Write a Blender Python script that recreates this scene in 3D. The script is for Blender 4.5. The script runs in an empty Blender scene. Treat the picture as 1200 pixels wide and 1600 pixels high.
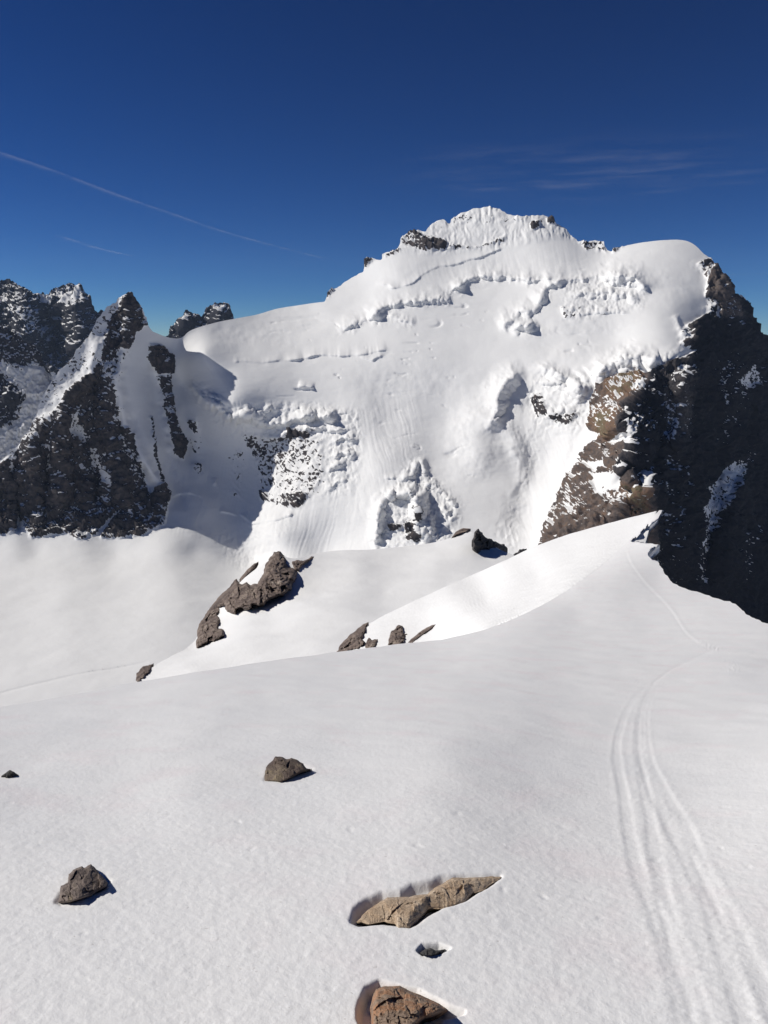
import bpy, math, random
import numpy as np
from mathutils import Vector, Matrix

Q = 1.0            # mesh density (1 = final)
# ------------------------------------------------------------------ camera, world, sun, exposure
sc = bpy.context.scene
F_PX, CU, CV, PITCH = 1244.0, 600.0, 800.0, math.radians(-12.0)
cam_d = bpy.data.cameras.new('camera'); cam = bpy.data.objects.new('camera', cam_d)
sc.collection.objects.link(cam); sc.camera = cam
cam.location = (0, 0, 0); cam.rotation_euler = (math.pi/2 + PITCH, 0, 0)
cam_d.sensor_fit = 'VERTICAL'; cam_d.sensor_height = 24.0; cam_d.lens = 24.0*F_PX/1600.0
cam_d.clip_start = 0.05; cam_d.clip_end = 90000.0

SUN = Vector((-0.78, 0.06, 0.63)).normalized()
SUN_EL = math.asin(SUN.z); SUN_AZ = math.atan2(SUN.x, SUN.y)     # azimuth clockwise from +Y
world = bpy.data.worlds.new('World'); sc.world = world; world.use_nodes = True
wn = world.node_tree.nodes; wl = world.node_tree.links
sky = wn.new('ShaderNodeTexSky'); sky.sky_type = 'NISHITA'; sky.sun_disc = False
sky.sun_elevation = SUN_EL; sky.sun_rotation = SUN_AZ % (2*math.pi)
sky.altitude = 3700; sky.air_density = 0.85; sky.dust_density = 0.0; sky.ozone_density = 4.0
hs = wn.new('ShaderNodeHueSaturation'); hs.inputs['Saturation'].default_value = 1.26; hs.inputs['Value'].default_value = 0.50
gm = wn.new('ShaderNodeGamma'); gm.inputs['Gamma'].default_value = 1.45
bg = wn['Background']; bg.inputs['Strength'].default_value = 0.07
wl.new(sky.outputs[0], hs.inputs['Color']); wl.new(hs.outputs[0], gm.inputs[0]); wl.new(gm.outputs[0], bg.inputs[0])

sd = bpy.data.lights.new('sun', 'SUN'); sd.energy = 4.45; sd.angle = math.radians(0.53); sd.color = (1.0, 0.955, 0.885)
so = bpy.data.objects.new('sun', sd); sc.collection.objects.link(so)
so.rotation_euler = SUN.to_track_quat('Z', 'Y').to_euler(); so.location = (0, 0, 50)
sc.view_settings.view_transform = 'Standard'; sc.view_settings.look = 'None'
sc.view_settings.gamma = 1.0; sc.view_settings.exposure = 0.0; sc.view_settings.use_curve_mapping = False
sc.cycles.max_bounces = 6; sc.cycles.diffuse_bounces = 3

# ------------------------------------------------------------------ numpy helpers
rng = np.random.RandomState(7)
PERM = rng.permutation(256); PERM = np.concatenate([PERM, PERM, PERM]).astype(np.int64)
G3 = np.array([[1,1,0],[-1,1,0],[1,-1,0],[-1,-1,0],[1,0,1],[-1,0,1],[1,0,-1],[-1,0,-1],[0,1,1],[0,-1,1],[0,1,-1],[0,-1,-1],[1,1,0],[-1,1,0],[0,-1,1],[0,-1,-1]], float)
def perlin(x, y, z=0.0):
    x, y, z = np.broadcast_arrays(np.asarray(x, float), np.asarray(y, float), np.asarray(z, float))
    xi = np.floor(x); yi = np.floor(y); zi = np.floor(z)
    fx = x-xi; fy = y-yi; fz = z-zi
    xi = xi.astype(np.int64) & 255; yi = yi.astype(np.int64) & 255; zi = zi.astype(np.int64) & 255
    u = fx*fx*fx*(fx*(fx*6-15)+10); v = fy*fy*fy*(fy*(fy*6-15)+10); w = fz*fz*fz*(fz*(fz*6-15)+10)
    def g(i, j, k):
        h = PERM[PERM[PERM[(xi+i) & 255] + ((yi+j) & 255)] + ((zi+k) & 255)] & 15
        gr = G3[h]
        return gr[..., 0]*(fx-i) + gr[..., 1]*(fy-j) + gr[..., 2]*(fz-k)
    a = g(0,0,0) + u*(g(1,0,0)-g(0,0,0)); b = g(0,1,0) + u*(g(1,1,0)-g(0,1,0))
    c = g(0,0,1) + u*(g(1,0,1)-g(0,0,1)); d = g(0,1,1) + u*(g(1,1,1)-g(0,1,1))
    e = a + v*(b-a); f = c + v*(d-c)
    return e + w*(f-e)
def fbm(x, y, z=0.0, o=4, gain=0.5):
    s = 0; a = 1.0; t = 0
    for i in range(o):
        s = s + a*perlin(x*2**i + 13.7*i, np.asarray(y)*2**i + 7.1*i, np.asarray(z)*2**i + 3.3*i); t += a; a *= gain
    return s/t
def ridged(x, y, z=0.0, o=4, gain=0.55):
    s = 0; a = 1.0; t = 0
    for i in range(o):
        n = 1 - 2*np.abs(perlin(x*2**i + 5.2*i, np.asarray(y)*2**i + 9.4*i, np.asarray(z)*2**i + 1.9*i))
        s = s + a*n; t += a; a *= gain
    return s/t
def sstep(a, b, x):
    t = np.clip((x-a)/(b-a), 0, 1); return t*t*(3-2*t)

CP, SP = math.cos(PITCH), math.sin(PITCH)
def ray(u, v):
    """direction through pixel (u,v), scaled so that its forward (Y) part is 1"""
    cx = (np.asarray(u, float)-CU)/F_PX; cz = -(np.asarray(v, float)-CV)/F_PX
    y = CP - SP*cz; z = SP + CP*cz
    return np.stack(np.broadcast_arrays(cx/y, np.ones_like(y), z/y), -1)
def facet(u, v, size, seed, tilt=1.0):
    """piecewise flat cells: broken rock faces"""
    u = u/size; v = v/size; iu = np.floor(u).astype(np.int64); iv = np.floor(v).astype(np.int64)
    best = np.full(u.shape, 1e9); out = np.zeros(u.shape)
    for di in (-1, 0, 1):
        for dj in (-1, 0, 1):
            a = (iu+di) & 255; b = (iv+dj) & 255; h = PERM[(PERM[(a+seed) & 255]+b) & 255]; h2 = PERM[(h+31) & 255]; h3 = PERM[(h+77) & 255]
            cu = iu+di+h/256.0; cv = iv+dj+h2/256.0; d = (u-cu)**2+(v-cv)**2; m = d < best
            val = (h3/255.0-0.5)*0.7 + tilt*((PERM[(h+5) & 255]/255.0-0.5)*(u-cu) + (PERM[(h+9) & 255]/255.0-0.5)*(v-cv))
            out = np.where(m, val, out); best = np.where(m, d, best)
    return out
def tanth(u, v): return -ray(u, v)[..., 2]

class TPS:
    """thin plate spline through (u,v,value)"""
    def __init__(s, pts, lam=0.0):
        p = np.array(pts, float); s.c = p[:, :2]/1000.0; n = len(p)
        K = s.k(s.c[:, None, :] - s.c[None]) + lam*np.eye(n)
        P = np.c_[np.ones(n), s.c]
        A = np.zeros((n+3, n+3)); A[:n, :n] = K; A[:n, n:] = P; A[n:, :n] = P.T
        s.w = np.linalg.solve(A, np.r_[p[:, 2], 0, 0, 0])
    def k(s, d):
        r2 = (d**2).sum(-1) + 1e-12
        return 0.5*r2*np.log(r2)
    def __call__(s, u, v):
        u = np.asarray(u, float)/1000; v = np.asarray(v, float)/1000
        r = s.w[-3] + s.w[-2]*u + s.w[-1]*v
        for i in range(len(s.c)):
            r2 = (u-s.c[i, 0])**2 + (v-s.c[i, 1])**2 + 1e-12
            r = r + s.w[i]*0.5*r2*np.log(r2)
        return r

def inpoly(u, v, poly):
    poly = np.asarray(poly, float); r = np.zeros(u.shape, bool)
    x0, y0 = poly[-1]
    for x1, y1 in poly:
        if y0 != y1:
            c = ((y1 > v) != (y0 > v)) & (u < (x0-x1)*(v-y1)/(y0-y1) + x1)
            r ^= c
        x0, y0 = x1, y1
    return r
def pldist(u, v, poly, closed=False):
    """unsigned distance, side (-1 = left of travel / up when travelling right), arclength, total, nearest point"""
    P = np.asarray(poly, float)
    if closed: P = np.vstack([P, P[:1]])
    best = np.full(u.shape, 1e18); side = np.zeros(u.shape); arc = np.zeros(u.shape); nu = np.zeros(u.shape); nv = np.zeros(u.shape)
    L = 0.0
    for i in range(len(P)-1):
        a = P[i]; d = P[i+1]-a; l2 = (d**2).sum(); l = math.sqrt(l2)
        t = np.clip(((u-a[0])*d[0] + (v-a[1])*d[1])/l2, 0, 1)
        pu = a[0]+t*d[0]; pv = a[1]+t*d[1]
        r = (u-pu)**2 + (v-pv)**2; m = r < best
        best = np.where(m, r, best); cr = d[0]*(v-a[1]) - d[1]*(u-a[0])
        side = np.where(m, np.sign(cr), side); arc = np.where(m, L+t*l, arc)
        nu = np.where(m, pu, nu); nv = np.where(m, pv, nv); L += l
    return np.sqrt(best), side, arc, L, nu, nv
def rough_poly(poly, amp, it=3, seed=1, closed=True):
    r = random.Random(seed); P = [tuple(p) for p in poly]
    for k in range(it):
        N = []
        n = len(P) if closed else len(P)-1
        for i in range(n):
            a = P[i]; b = P[(i+1) % len(P)]; dx = b[0]-a[0]; dy = b[1]-a[1]; l = math.hypot(dx, dy)
            N.append(a)
            if l > 3:
                o = r.uniform(-1, 1)*min(amp, l*0.18); N.append(((a[0]+b[0])/2 - dy/l*o, (a[1]+b[1])/2 + dx/l*o))
        if not closed: N.append(P[-1])
        P = N; amp *= 0.6
    return P
def local(U, V, pts, pad):
    p = np.asarray(pts, float)
    return (U > p[:, 0].min()-pad) & (U < p[:, 0].max()+pad) & (V > p[:, 1].min()-pad) & (V < p[:, 1].max()+pad)
ICE = None
def wall(D, U, V, pts, h, A, R, taper=8.0):
    """ice or rock step: left/upper side bulges towards the camera, then drops over h pixels"""
    m = local(U, V, pts, max(h, R)+2); u = U[m]; v = V[m]
    d, s, arc, L, _, _ = pldist(u, v, pts); sd_ = d*s
    w = np.clip(np.minimum(arc, L-arc)/taper, 0, 1); w = w*w*(3-2*w)
    sdv = float(pts[0][0]); brk = np.clip(0.70 + 1.3*fbm(arc/(14+h), sdv, 0.5, 3), 0.25 if h >= 14 else 0.0, 1.25)
    h = h*np.clip(brk, 0.35, 1)
    f = np.where(sd_ < 0, np.clip(1 + sd_/R, 0, 1)**2, np.clip(1 - sd_/h, 0, 1))
    D[m] -= A*f*w*brk
    if ICE is not None and A > 15: ICE[m] = np.maximum(ICE[m], w*sstep(-9, -2, sd_)*(1-sstep(h*0.9, h*1.6+3, sd_)))
def groove(D, U, V, pts, wd, A, taper=None, sharp=False):
    """A > 0 cuts in (away), A < 0 raises a rib"""
    taper = taper or max(12, 2.2*wd)
    m = local(U, V, pts, wd*3+2); u = U[m]; v = V[m]
    d, s, arc, L, _, _ = pldist(u, v, pts)
    w = np.clip(np.minimum(arc, L-arc)/taper, 0, 1); w = w*w*(3-2*w)
    f = np.exp(-d/wd) if sharp else np.exp(-(d/wd)**2)
    D[m] += A*f*w
def patch(M, U, V, poly, dens, feather=3.0, mode='max'):
    m = local(U, V, poly, feather*2+1); u = U[m]; v = V[m]
    ins = inpoly(u, v, poly); d = pldist(u, v, poly, True)[0]
    w = np.clip(0.5 + np.where(ins, d, -d)/(2*feather), 0, 1)
    M[m] = np.maximum(M[m], dens*w) if mode == 'max' else M[m]*(1-w) + dens*w

# ------------------------------------------------------------------ materials
def nt(name):
    m = bpy.data.materials.new(name); m.use_nodes = True
    n = m.node_tree.nodes; l = m.node_tree.links
    return m, n, l, n['Principled BSDF']
def noise(n, l, scale, detail=5, rough=0.55, vec=None, dist=0.0):
    t = n.new('ShaderNodeTexNoise'); t.inputs['Scale'].default_value = scale; t.inputs['Detail'].default_value = detail
    t.inputs['Roughness'].default_value = rough; t.inputs['Distortion'].default_value = dist
    if vec is not None: l.new(vec, t.inputs['Vector'])
    return t
def ramp(n, l, fac, stops):
    r = n.new('ShaderNodeValToRGB'); e = r.color_ramp.elements
    while len(e) < len(stops): e.new(0.5)
    for i, (p, c) in enumerate(stops):
        e[i].position = p; e[i].color = (*c, 1) if len(c) == 3 else c
    l.new(fac, r.inputs[0]); return r
def math_(n, l, op, a, b=None):
    m = n.new('ShaderNodeMath'); m.operation = op
    for i, x in enumerate((a, b)):
        if x is None: continue
        if isinstance(x, (int, float)): m.inputs[i].default_value = x
        else: l.new(x, m.inputs[i])
    return m.outputs[0]
def mixc(n, l, fac, a, b, mode='MIX'):
    m = n.new('ShaderNodeMix'); m.data_type = 'RGBA'; m.blend_type = mode
    for s_, x in ((m.inputs[0], fac), (m.inputs[6], a), (m.inputs[7], b)):
        if isinstance(x, (int, float)): s_.default_value = x
        elif isinstance(x, tuple): s_.default_value = (*x, 1)
        else: l.new(x, s_)
    return m.outputs[2]

SNOW = (0.80, 0.80, 0.795)
def terrain_mat(name, unit, rocks, snow=SNOW, bump_snow=0.25, bump_rock=0.8, edge=0.6):
    """snow and rock told apart by the attribute 'rock' (where bare rock shows), unit = size in metres of the small relief"""
    m, n, l, p = nt(name)
    geo = n.new('ShaderNodeNewGeometry'); pos = geo.outputs['Position']
    at = n.new('ShaderNodeAttribute'); at.attribute_name = 'rock'
    tn = n.new('ShaderNodeAttribute'); tn.attribute_name = 'tone'
    n1 = noise(n, l, 1/(unit*3), 6, 0.65, pos); n2 = noise(n, l, 1/unit, 5, 0.6, pos, 0.4)
    k = math_(n, l, 'ADD', at.outputs['Fac'], math_(n, l, 'MULTIPLY', math_(n, l, 'SUBTRACT', n2.outputs[0], 0.5), edge))
    fac = ramp(n, l, k, [(0.46, (0,0,0)), (0.54, (1,1,1))]).outputs[0]
    t = math_(n, l, 'ADD', tn.outputs['Fac'], math_(n, l, 'MULTIPLY', math_(n, l, 'SUBTRACT', n1.outputs[0], 0.5), 0.9))
    rc = ramp(n, l, t, rocks)
    rc2 = mixc(n, l, math_(n, l, 'MULTIPLY', n2.outputs[0], 0.55), rc.outputs[0], (0.03, 0.028, 0.028))
    n0 = noise(n, l, 1/(unit*25), 3, 0.5, pos)
    scol = mixc(n, l, n0.outputs[0], snow, tuple(c*0.94 for c in snow))
    l.new(mixc(n, l, fac, scol, rc2), p.inputs['Base Color'])
    p.inputs['Roughness'].default_value = 0.75
    p.inputs['Specular IOR Level'].default_value = 0.04
    b = n.new('ShaderNodeBump'); b.inputs['Distance'].default_value = unit
    l.new(n2.outputs[0], b.inputs['Height'])
    st = mixc(n, l, fac, (bump_snow,)*3, (bump_rock,)*3); l.new(st, b.inputs['Strength'])
    l.new(b.outputs[0], p.inputs['Normal'])
    return m
ROCK_GREY = [(0.2, (0.04, 0.041, 0.05)), (0.5, (0.085, 0.083, 0.092)), (0.8, (0.17, 0.155, 0.15))]  # faint blue of distant air mixed into the rock colour
ROCK_BROWN = [(0.15, (0.06, 0.05, 0.05)), (0.45, (0.15, 0.12, 0.105)), (0.7, (0.22, 0.15, 0.10)), (0.95, (0.27, 0.23, 0.15))]

# ------------------------------------------------------------------ sheet builder
def build_mesh(name, verts, faces, mats, attrs=None, fmat=None, smooth=True, normals=None):
    me = bpy.data.meshes.new(name)
    verts = np.ascontiguousarray(verts, np.float32); faces = np.ascontiguousarray(faces, np.int32)
    nf, k = faces.shape
    me.vertices.add(len(verts)); me.vertices.foreach_set('co', verts.ravel())
    me.loops.add(nf*k); me.loops.foreach_set('vertex_index', faces.ravel())
    me.polygons.add(nf); me.polygons.foreach_set('loop_start', np.arange(0, nf*k, k, dtype=np.int32))
    for m in (mats if isinstance(mats, (list, tuple)) else [mats]): me.materials.append(m)
    me.polygons.foreach_set('use_smooth', np.full(nf, smooth, bool))
    if attrs:
        for a, val in attrs.items():
            at = me.attributes.new(a, 'FLOAT', 'POINT'); at.data.foreach_set('value', np.ascontiguousarray(val, np.float32))
    me.update(calc_edges=True); me.validate()
    if normals is not None and len(me.vertices) == len(normals):
        me.normals_split_custom_set_from_vertices(normals.astype(float).tolist())
    o = bpy.data.objects.new(name, me); sc.collection.objects.link(o)
    return o
def vnormals(V, F):
    a = V[F[:, 0]]; b = V[F[:, 1]]; c = V[F[:, 2]]; d = V[F[:, 3]]
    n = np.cross(c-a, d-b); N = np.zeros_like(V)
    for i in range(4):
        for ax in range(3): N[:, ax] += np.bincount(F[:, i], n[:, ax], len(V))
    return N/(np.linalg.norm(N, axis=1, keepdims=True)+1e-20)
def gridnormals(P):
    du = np.gradient(P, axis=1); dv = np.gradient(P, axis=0)
    n = np.cross(dv, du); n /= np.linalg.norm(n, axis=-1, keepdims=True)+1e-20
    s = np.sign(-(n*P).sum(-1, keepdims=True)); s[s == 0] = 1
    return n*s
def sheet(poly, step, Pfun, back=60.0, drop=25.0, rings=4):
    """surface over the pixels inside poly; Pfun(U,V) -> P, attrs. Its rim rolls over backwards and down."""
    poly = np.asarray(poly, float)
    us = np.arange(poly[:, 0].min()-2*step, poly[:, 0].max()+3*step, step); vs = np.arange(poly[:, 1].min()-2*step, poly[:, 1].max()+3*step, step)
    U, V = np.meshgrid(us, vs)
    ins = inpoly(U, V, poly)
    e = np.zeros_like(ins)
    for di in (-1, 0, 1):
        for dj in (-1, 0, 1):
            e |= np.roll(np.roll(ins, di, 0), dj, 1)
    rim = e & ~ins
    P, at = Pfun(U, V)
    # snap the rim onto the outline: move along the surface by bilinear lookup
    ru, rv = U[rim], V[rim]; _, _, _, _, nu, nv = pldist(ru, rv, poly, True)
    gi = np.clip((nv-vs[0])/step, 0, len(vs)-1.001); gj = np.clip((nu-us[0])/step, 0, len(us)-1.001)
    i0 = gi.astype(int); j0 = gj.astype(int); fi = (gi-i0)[:, None]; fj = (gj-j0)[:, None]
    P[rim] = (P[i0, j0]*(1-fi)*(1-fj) + P[i0+1, j0]*fi*(1-fj) + P[i0, j0+1]*(1-fi)*fj + P[i0+1, j0+1]*fi*fj)
    keep = ins | rim
    idx = -np.ones(keep.shape, np.int64); idx[keep] = np.arange(keep.sum())
    q = keep[:-1, :-1] & keep[1:, :-1] & keep[:-1, 1:] & keep[1:, 1:]
    q &= ins[:-1, :-1] | ins[1:, :-1] | ins[:-1, 1:] | ins[1:, 1:]
    a = idx[:-1, :-1][q]; b = idx[1:, :-1][q]; c = idx[1:, 1:][q]; d = idx[:-1, 1:][q]
    F = np.stack([a, b, c, d], 1)
    W = P[keep]; A = {k: x[keep] for k, x in at.items()}; UV = np.stack([U[keep], V[keep]], 1)
    N = vnormals(W, F)
    if rings:
        E = np.concatenate([F[:, [0, 1]], F[:, [1, 2]], F[:, [2, 3]], F[:, [3, 0]]])
        key = np.minimum(E[:, 0], E[:, 1])*len(W) + np.maximum(E[:, 0], E[:, 1])
        _, inv, cnt = np.unique(key, return_inverse=True, return_counts=True)
        B = E[cnt[inv] == 1]
        bv = np.unique(B); n0 = len(W)
        rh = W[bv]/np.linalg.norm(W[bv], axis=1, keepdims=True)
        prev = np.zeros(n0+1, np.int64); prev[bv] = bv
        Ws = [W]; Fs = [F]; Ns = [N]; base = n0
        for k in range(1, rings+1):
            t = k/rings
            nw = W[bv] + rh*back*t + np.array([0, 0, -drop])*t**1.7
            cur = np.zeros(n0+1, np.int64); cur[bv] = base + np.arange(len(bv)); base += len(bv)
            Fs.append(np.stack([B[:, 1]*0 + prev[B[:, 1]], prev[B[:, 0]], cur[B[:, 0]], cur[B[:, 1]]], 1))
            Ws.append(nw); nn = N[bv]*(1-t) + np.array([0, 0, 1.0])*t + rh*0.6*t; Ns.append(nn/np.linalg.norm(nn, axis=1, keepdims=True))
            for kk in A: A[kk] = np.concatenate([A[kk], A[kk][bv]])
            UV = np.concatenate([UV, UV[bv]]); prev = cur
        W = np.concatenate(Ws); F = np.concatenate(Fs); N = np.concatenate(Ns)
    return W, F, N, A, UV
def emit(name, S, sel, mat, kind='structure', label=None):
    W, F, N, A, UV = S
    f = F if sel is None else F[sel]
    used = np.unique(f); mp = np.zeros(len(W), np.int64); mp[used] = np.arange(len(used))
    o = build_mesh(name, W[used], mp[f], mat, {k: x[used] for k, x in A.items()}, normals=N[used])
    if kind: o['kind'] = kind
    if label: o['label'] = label
    return o

# ------------------------------------------------------------------ the massif: one surface from the glacier up to the skyline
ZG = 560.0
def gl(u, v, z=ZG): return (u, v, z/tanth(u, v))
ctrl = [gl(u, v) for v in (1130, 1060, 990, 920) for u in (-80, 100, 280, 460, 640)]
ctrl += [(-80, 860, 2030), (60, 862, 2035), (180, 866, 2035), (300, 868, 2040), (400, 880, 2080), (500, 880, 1990), (600, 870, 1960), (720, 875, 1930), (800, 870, 1950)]
ctrl += [
 # pyramid
 (-80, 800, 2085), (0, 810, 2110), (100, 815, 2120), (190, 815, 2138), (250, 800, 2175),
 (205, 460, 2420), (180, 500, 2360), (160, 560, 2290), (100, 620, 2225), (25, 707, 2150), (-60, 770, 2110), (90, 700, 2180), (180, 700, 2235), (190, 600, 2295),
 # shaded snow flank and col
 (212, 540, 2375), (235, 600, 2395), (250, 700, 2300), (240, 525, 2440), (286, 535, 2530), (285, 600, 2510), (290, 700, 2410), (320, 790, 2220), (362, 575, 2420), (300, 840, 2110),
 # main face, left
 (320, 550, 2450), (345, 515, 2620), (420, 570, 2460), (360, 630, 2330), (400, 700, 2360), (400, 780, 2250), (430, 840, 2060), (440, 500, 2760), (520, 490, 2760),
 (500, 560, 2520), (500, 640, 2350), (500, 720, 2210), (490, 790, 2120), (600, 560, 2500), (600, 640, 2330), (600, 720, 2180), (590, 800, 2060),
 (700, 560, 2510), (700, 640, 2350), (700, 720, 2210), (700, 800, 2060), (780, 560, 2500), (800, 700, 2260), (800, 790, 2100), (860, 740, 2190), (840, 820, 2040),
 # upper
 (560, 440, 2920), (620, 500, 2660), (700, 490, 2690), (800, 500, 2650), (900, 500, 2600), (980, 490, 2600), (1050, 480, 2600), (900, 560, 2440), (980, 545, 2440), (1050, 530, 2450),
 (620, 420, 2890), (700, 410, 2940), (780, 410, 2930), (880, 410, 2880), (970, 410, 2860), (1040, 400, 2860), (1095, 402, 2880), (757, 325, 3120), (650, 370, 3050), (850, 340, 3080), (940, 385, 3010), (1060, 376, 2960),
 # right rib and dark wall
 (880, 640, 2290), (930, 640, 2240), (920, 720, 2100), (870, 830, 1920), (960, 830, 1840), (1010, 780, 1900), (985, 680, 2060), (1000, 600, 2250), (1050, 570, 2330),
 (1060, 640, 2300), (1070, 760, 2170), (1090, 480, 2660), (1130, 450, 2790), (1100, 560, 2480), (1200, 540, 2980), (1200, 660, 2820), (1280, 620, 3150), (1190, 800, 2600), (1280, 800, 3000),
 (1060, 900, 2030), (1190, 920, 2460), (1280, 1000, 2800), (1060, 1000, 1950), (800, 980, 1800), (950, 1000, 1750)]
tps_m = TPS([(u, v, 1000.0/y) for u, v, y in ctrl], 1e-5)

sky_m = [(-60, 772), (0, 720), (27, 698), (47, 672), (70, 613), (80, 597), (113, 560), (130, 535), (147, 510), (160, 488), (173, 477), (186, 464), (196, 461), (205, 456), (211, 462), (216, 474), (223, 482), (229, 496), (231, 508), (238, 518), (262, 528), (284, 530), (296, 516), (330, 505), (370, 497), (400, 492), (432, 482), (470, 477), (508, 472),
 (512, 460), (526, 450), (552, 432), (568, 423), (573, 411), (583, 405), (594, 407), (600, 396), (622, 390), (627, 374), (640, 365), (655, 361), (664, 365), (676, 352), (692, 345), (701, 351), (706, 342), (720, 333), (740, 326), (757, 323), (775, 326), (790, 332), (805, 337), (818, 340), (832, 337), (848, 337), (862, 345), (872, 352),
 (885, 360), (895, 372), (905, 379), (918, 380), (932, 377), (943, 380), (948, 391), (956, 393), (985, 382), (1020, 377), (1065, 374), (1085, 382), (1100, 397), (1111, 404), (1113, 415), (1127, 424), (1132, 436), (1143, 447), (1148, 457), (1160, 462), (1165, 480), (1170, 492), (1180, 500), (1184, 520), (1200, 525), (1220, 520), (1250, 545), (1290, 570)]
def jag_sky(pts):
    P = rough_poly([p for p in pts], 2.0, 3, 11, closed=False); out = []
    for (u, v), i in zip(P, range(len(P))): out.append((u, v))
    return out
def smooth_line(pts, it=2):
    P = [tuple(p) for p in pts]
    for _ in range(it):
        N = [P[0]]
        for a, b in zip(P[:-1], P[1:]):
            N += [(a[0]*.75+b[0]*.25, a[1]*.75+b[1]*.25), (a[0]*.25+b[0]*.75, a[1]*.25+b[1]*.75)]
        N.append(P[-1]); P = N
    return P
def part_line(a, b): return [p for p in sky_m if a <= p[0] <= b]
skyline = (rough_poly(part_line(-61, 235), 2.5, 3, 3, False) + smooth_line(part_line(238, 509)) + rough_poly(part_line(511, 949), 1.6, 3, 4, False)
           + smooth_line(part_line(955, 1101)) + rough_poly(part_line(1110, 1300), 3, 3, 5, False))
poly_m = skyline + [(1290, 1010), (860, 1010), (700, 1120), (-60, 1130)]

PYR = [(207, 450), (232, 507), (214, 517), (202, 543), (187, 545), (177, 587), (183, 653), (208, 677), (219, 717), (229, 760), (237, 772), (253, 751), (267, 770), (258, 820), (217, 836), (167, 843), (150, 836), (120, 843), (104, 833), (50, 842), (32, 826), (20, 836), (-70, 836), (-70, 765), (0, 722), (23, 704), (50, 677), (90, 640), (103, 613), (143, 580), (157, 555), (160, 520), (176, 490), (190, 462)]
STRIP = [(-70, 765), (23, 704), (50, 677), (90, 640), (103, 613), (143, 580), (157, 555), (162, 520), (178, 490), (192, 466), (175, 470), (147, 505), (70, 605), (20, 700), (-70, 760)]
RIB = [(840, 855), (860, 800), (883, 750), (910, 717), (933, 687), (937, 677), (919, 670), (923, 627), (933, 603), (960, 588), (990, 573), (1010, 587), (1040, 570), (1083, 549), (1100, 600), (1060, 900), (860, 1010), (830, 1010)]
DARK = [(1111, 404), (1090, 412), (1113, 418), (1106, 440), (1101, 464), (1120, 470), (1122, 498), (1100, 495), (1072, 510), (1078, 528), (1062, 536), (1083, 549), (1075, 620), (1060, 900), (860, 1010), (1300, 1010), (1300, 560), (1200, 515), (1170, 480)]
SPECK = [(383, 683), (420, 690), (470, 675), (510, 683), (512, 743), (497, 777), (467, 797), (430, 796), (408, 783), (397, 730)]

rock_low = [  # (polygon, density, feather)
 (PYR, 0.80, 3), ([(232, 537), (250, 538), (273, 560), (272, 583), (247, 583), (231, 560)], 0.8, 3), ([(247, 587), (265, 585), (273, 633), (257, 635)], 0.7, 4),
 ([(255, 633), (272, 633), (284, 677), (266, 677)], 0.7, 4), ([(268, 677), (284, 677), (291, 705), (286, 718), (272, 708)], 0.85, 3),
 ([(290, 653), (310, 655), (309, 677), (297, 674)], 0.55, 4), ([(293, 683), (312, 685), (315, 713), (298, 706)], 0.5, 5), ([(295, 722), (316, 724), (318, 743), (303, 740)], 0.6, 4),
 ([(328, 743), (342, 747), (340, 762), (330, 760)], 0.5, 4), ([(353, 713), (382, 690), (384, 725), (380, 780), (352, 778), (362, 745)], 0.40, 6), ([(233, 650), (238, 650), (247, 715), (258, 753), (252, 753), (240, 715)], 0.6, 2),
 (SPECK, 0.49, 9), ([(450, 672), (470, 670), (487, 680), (484, 685), (450, 683)], 0.85, 3), ([(383, 680), (398, 684), (398, 700), (384, 698)], 0.5, 4), ([(405, 765), (425, 768), (424, 786), (407, 784)], 0.72, 4), ([(440, 770), (495, 765), (470, 796), (440, 795)], 0.66, 6),
 # summit rocks
 ([(508, 458), (524, 450), (518, 460), (510, 470)], 0.75, 3), ([(567, 404), (588, 403), (580, 410), (570, 420)], 0.75, 3), ([(594, 399), (628, 386), (626, 394), (603, 402)], 0.75, 3),
 ([(623, 374), (640, 362), (668, 368), (700, 380), (702, 392), (660, 393), (627, 384)], 0.75, 4), ([(640, 360), (720, 330), (790, 335), (850, 336), (890, 366), (860, 352), (800, 352), (740, 350), (690, 362)], 0.42, 6),
 ([(700, 380), (740, 386), (792, 368), (790, 378), (745, 390), (700, 392)], 0.55, 4), ([(826, 352), (842, 346), (842, 356), (832, 362)], 0.8, 3), ([(852, 342), (868, 345), (868, 354), (856, 352)], 0.8, 3), ([(900, 378), (935, 375), (950, 380), (948, 396), (915, 394)], 0.6, 4), ([(955, 390), (985, 380), (975, 386), (958, 396)], .6, 2),
 # among the seracs
 ([(872, 478), (912, 477), (908, 500), (880, 502)], 0.5, 5), ([(925, 490), (975, 478), (960, 494), (935, 498)], 0.42, 5), ([(825, 618), (848, 612), (862, 648), (838, 655)], 0.58, 5), ([(850, 648), (903, 645), (898, 664), (868, 662)], 0.6, 5), ([(630, 815), (655, 812), (655, 848), (636, 848)], 0.68, 4), ([(606, 818), (630, 822), (626, 832), (608, 830)], 0.62, 3), ([(648, 790), (658, 792), (658, 812), (650, 812)], 0.6, 3),
 # right side
 (RIB, 0.86, 4), (DARK, 1.15, 3), ([(1083, 412), (1111, 402), (1125, 450), (1120, 500), (1100, 495), (1105, 440)], 0.6, 6), ([(1062, 515), (1078, 505), (1085, 548), (1060, 540)], .6, 4)]
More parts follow.
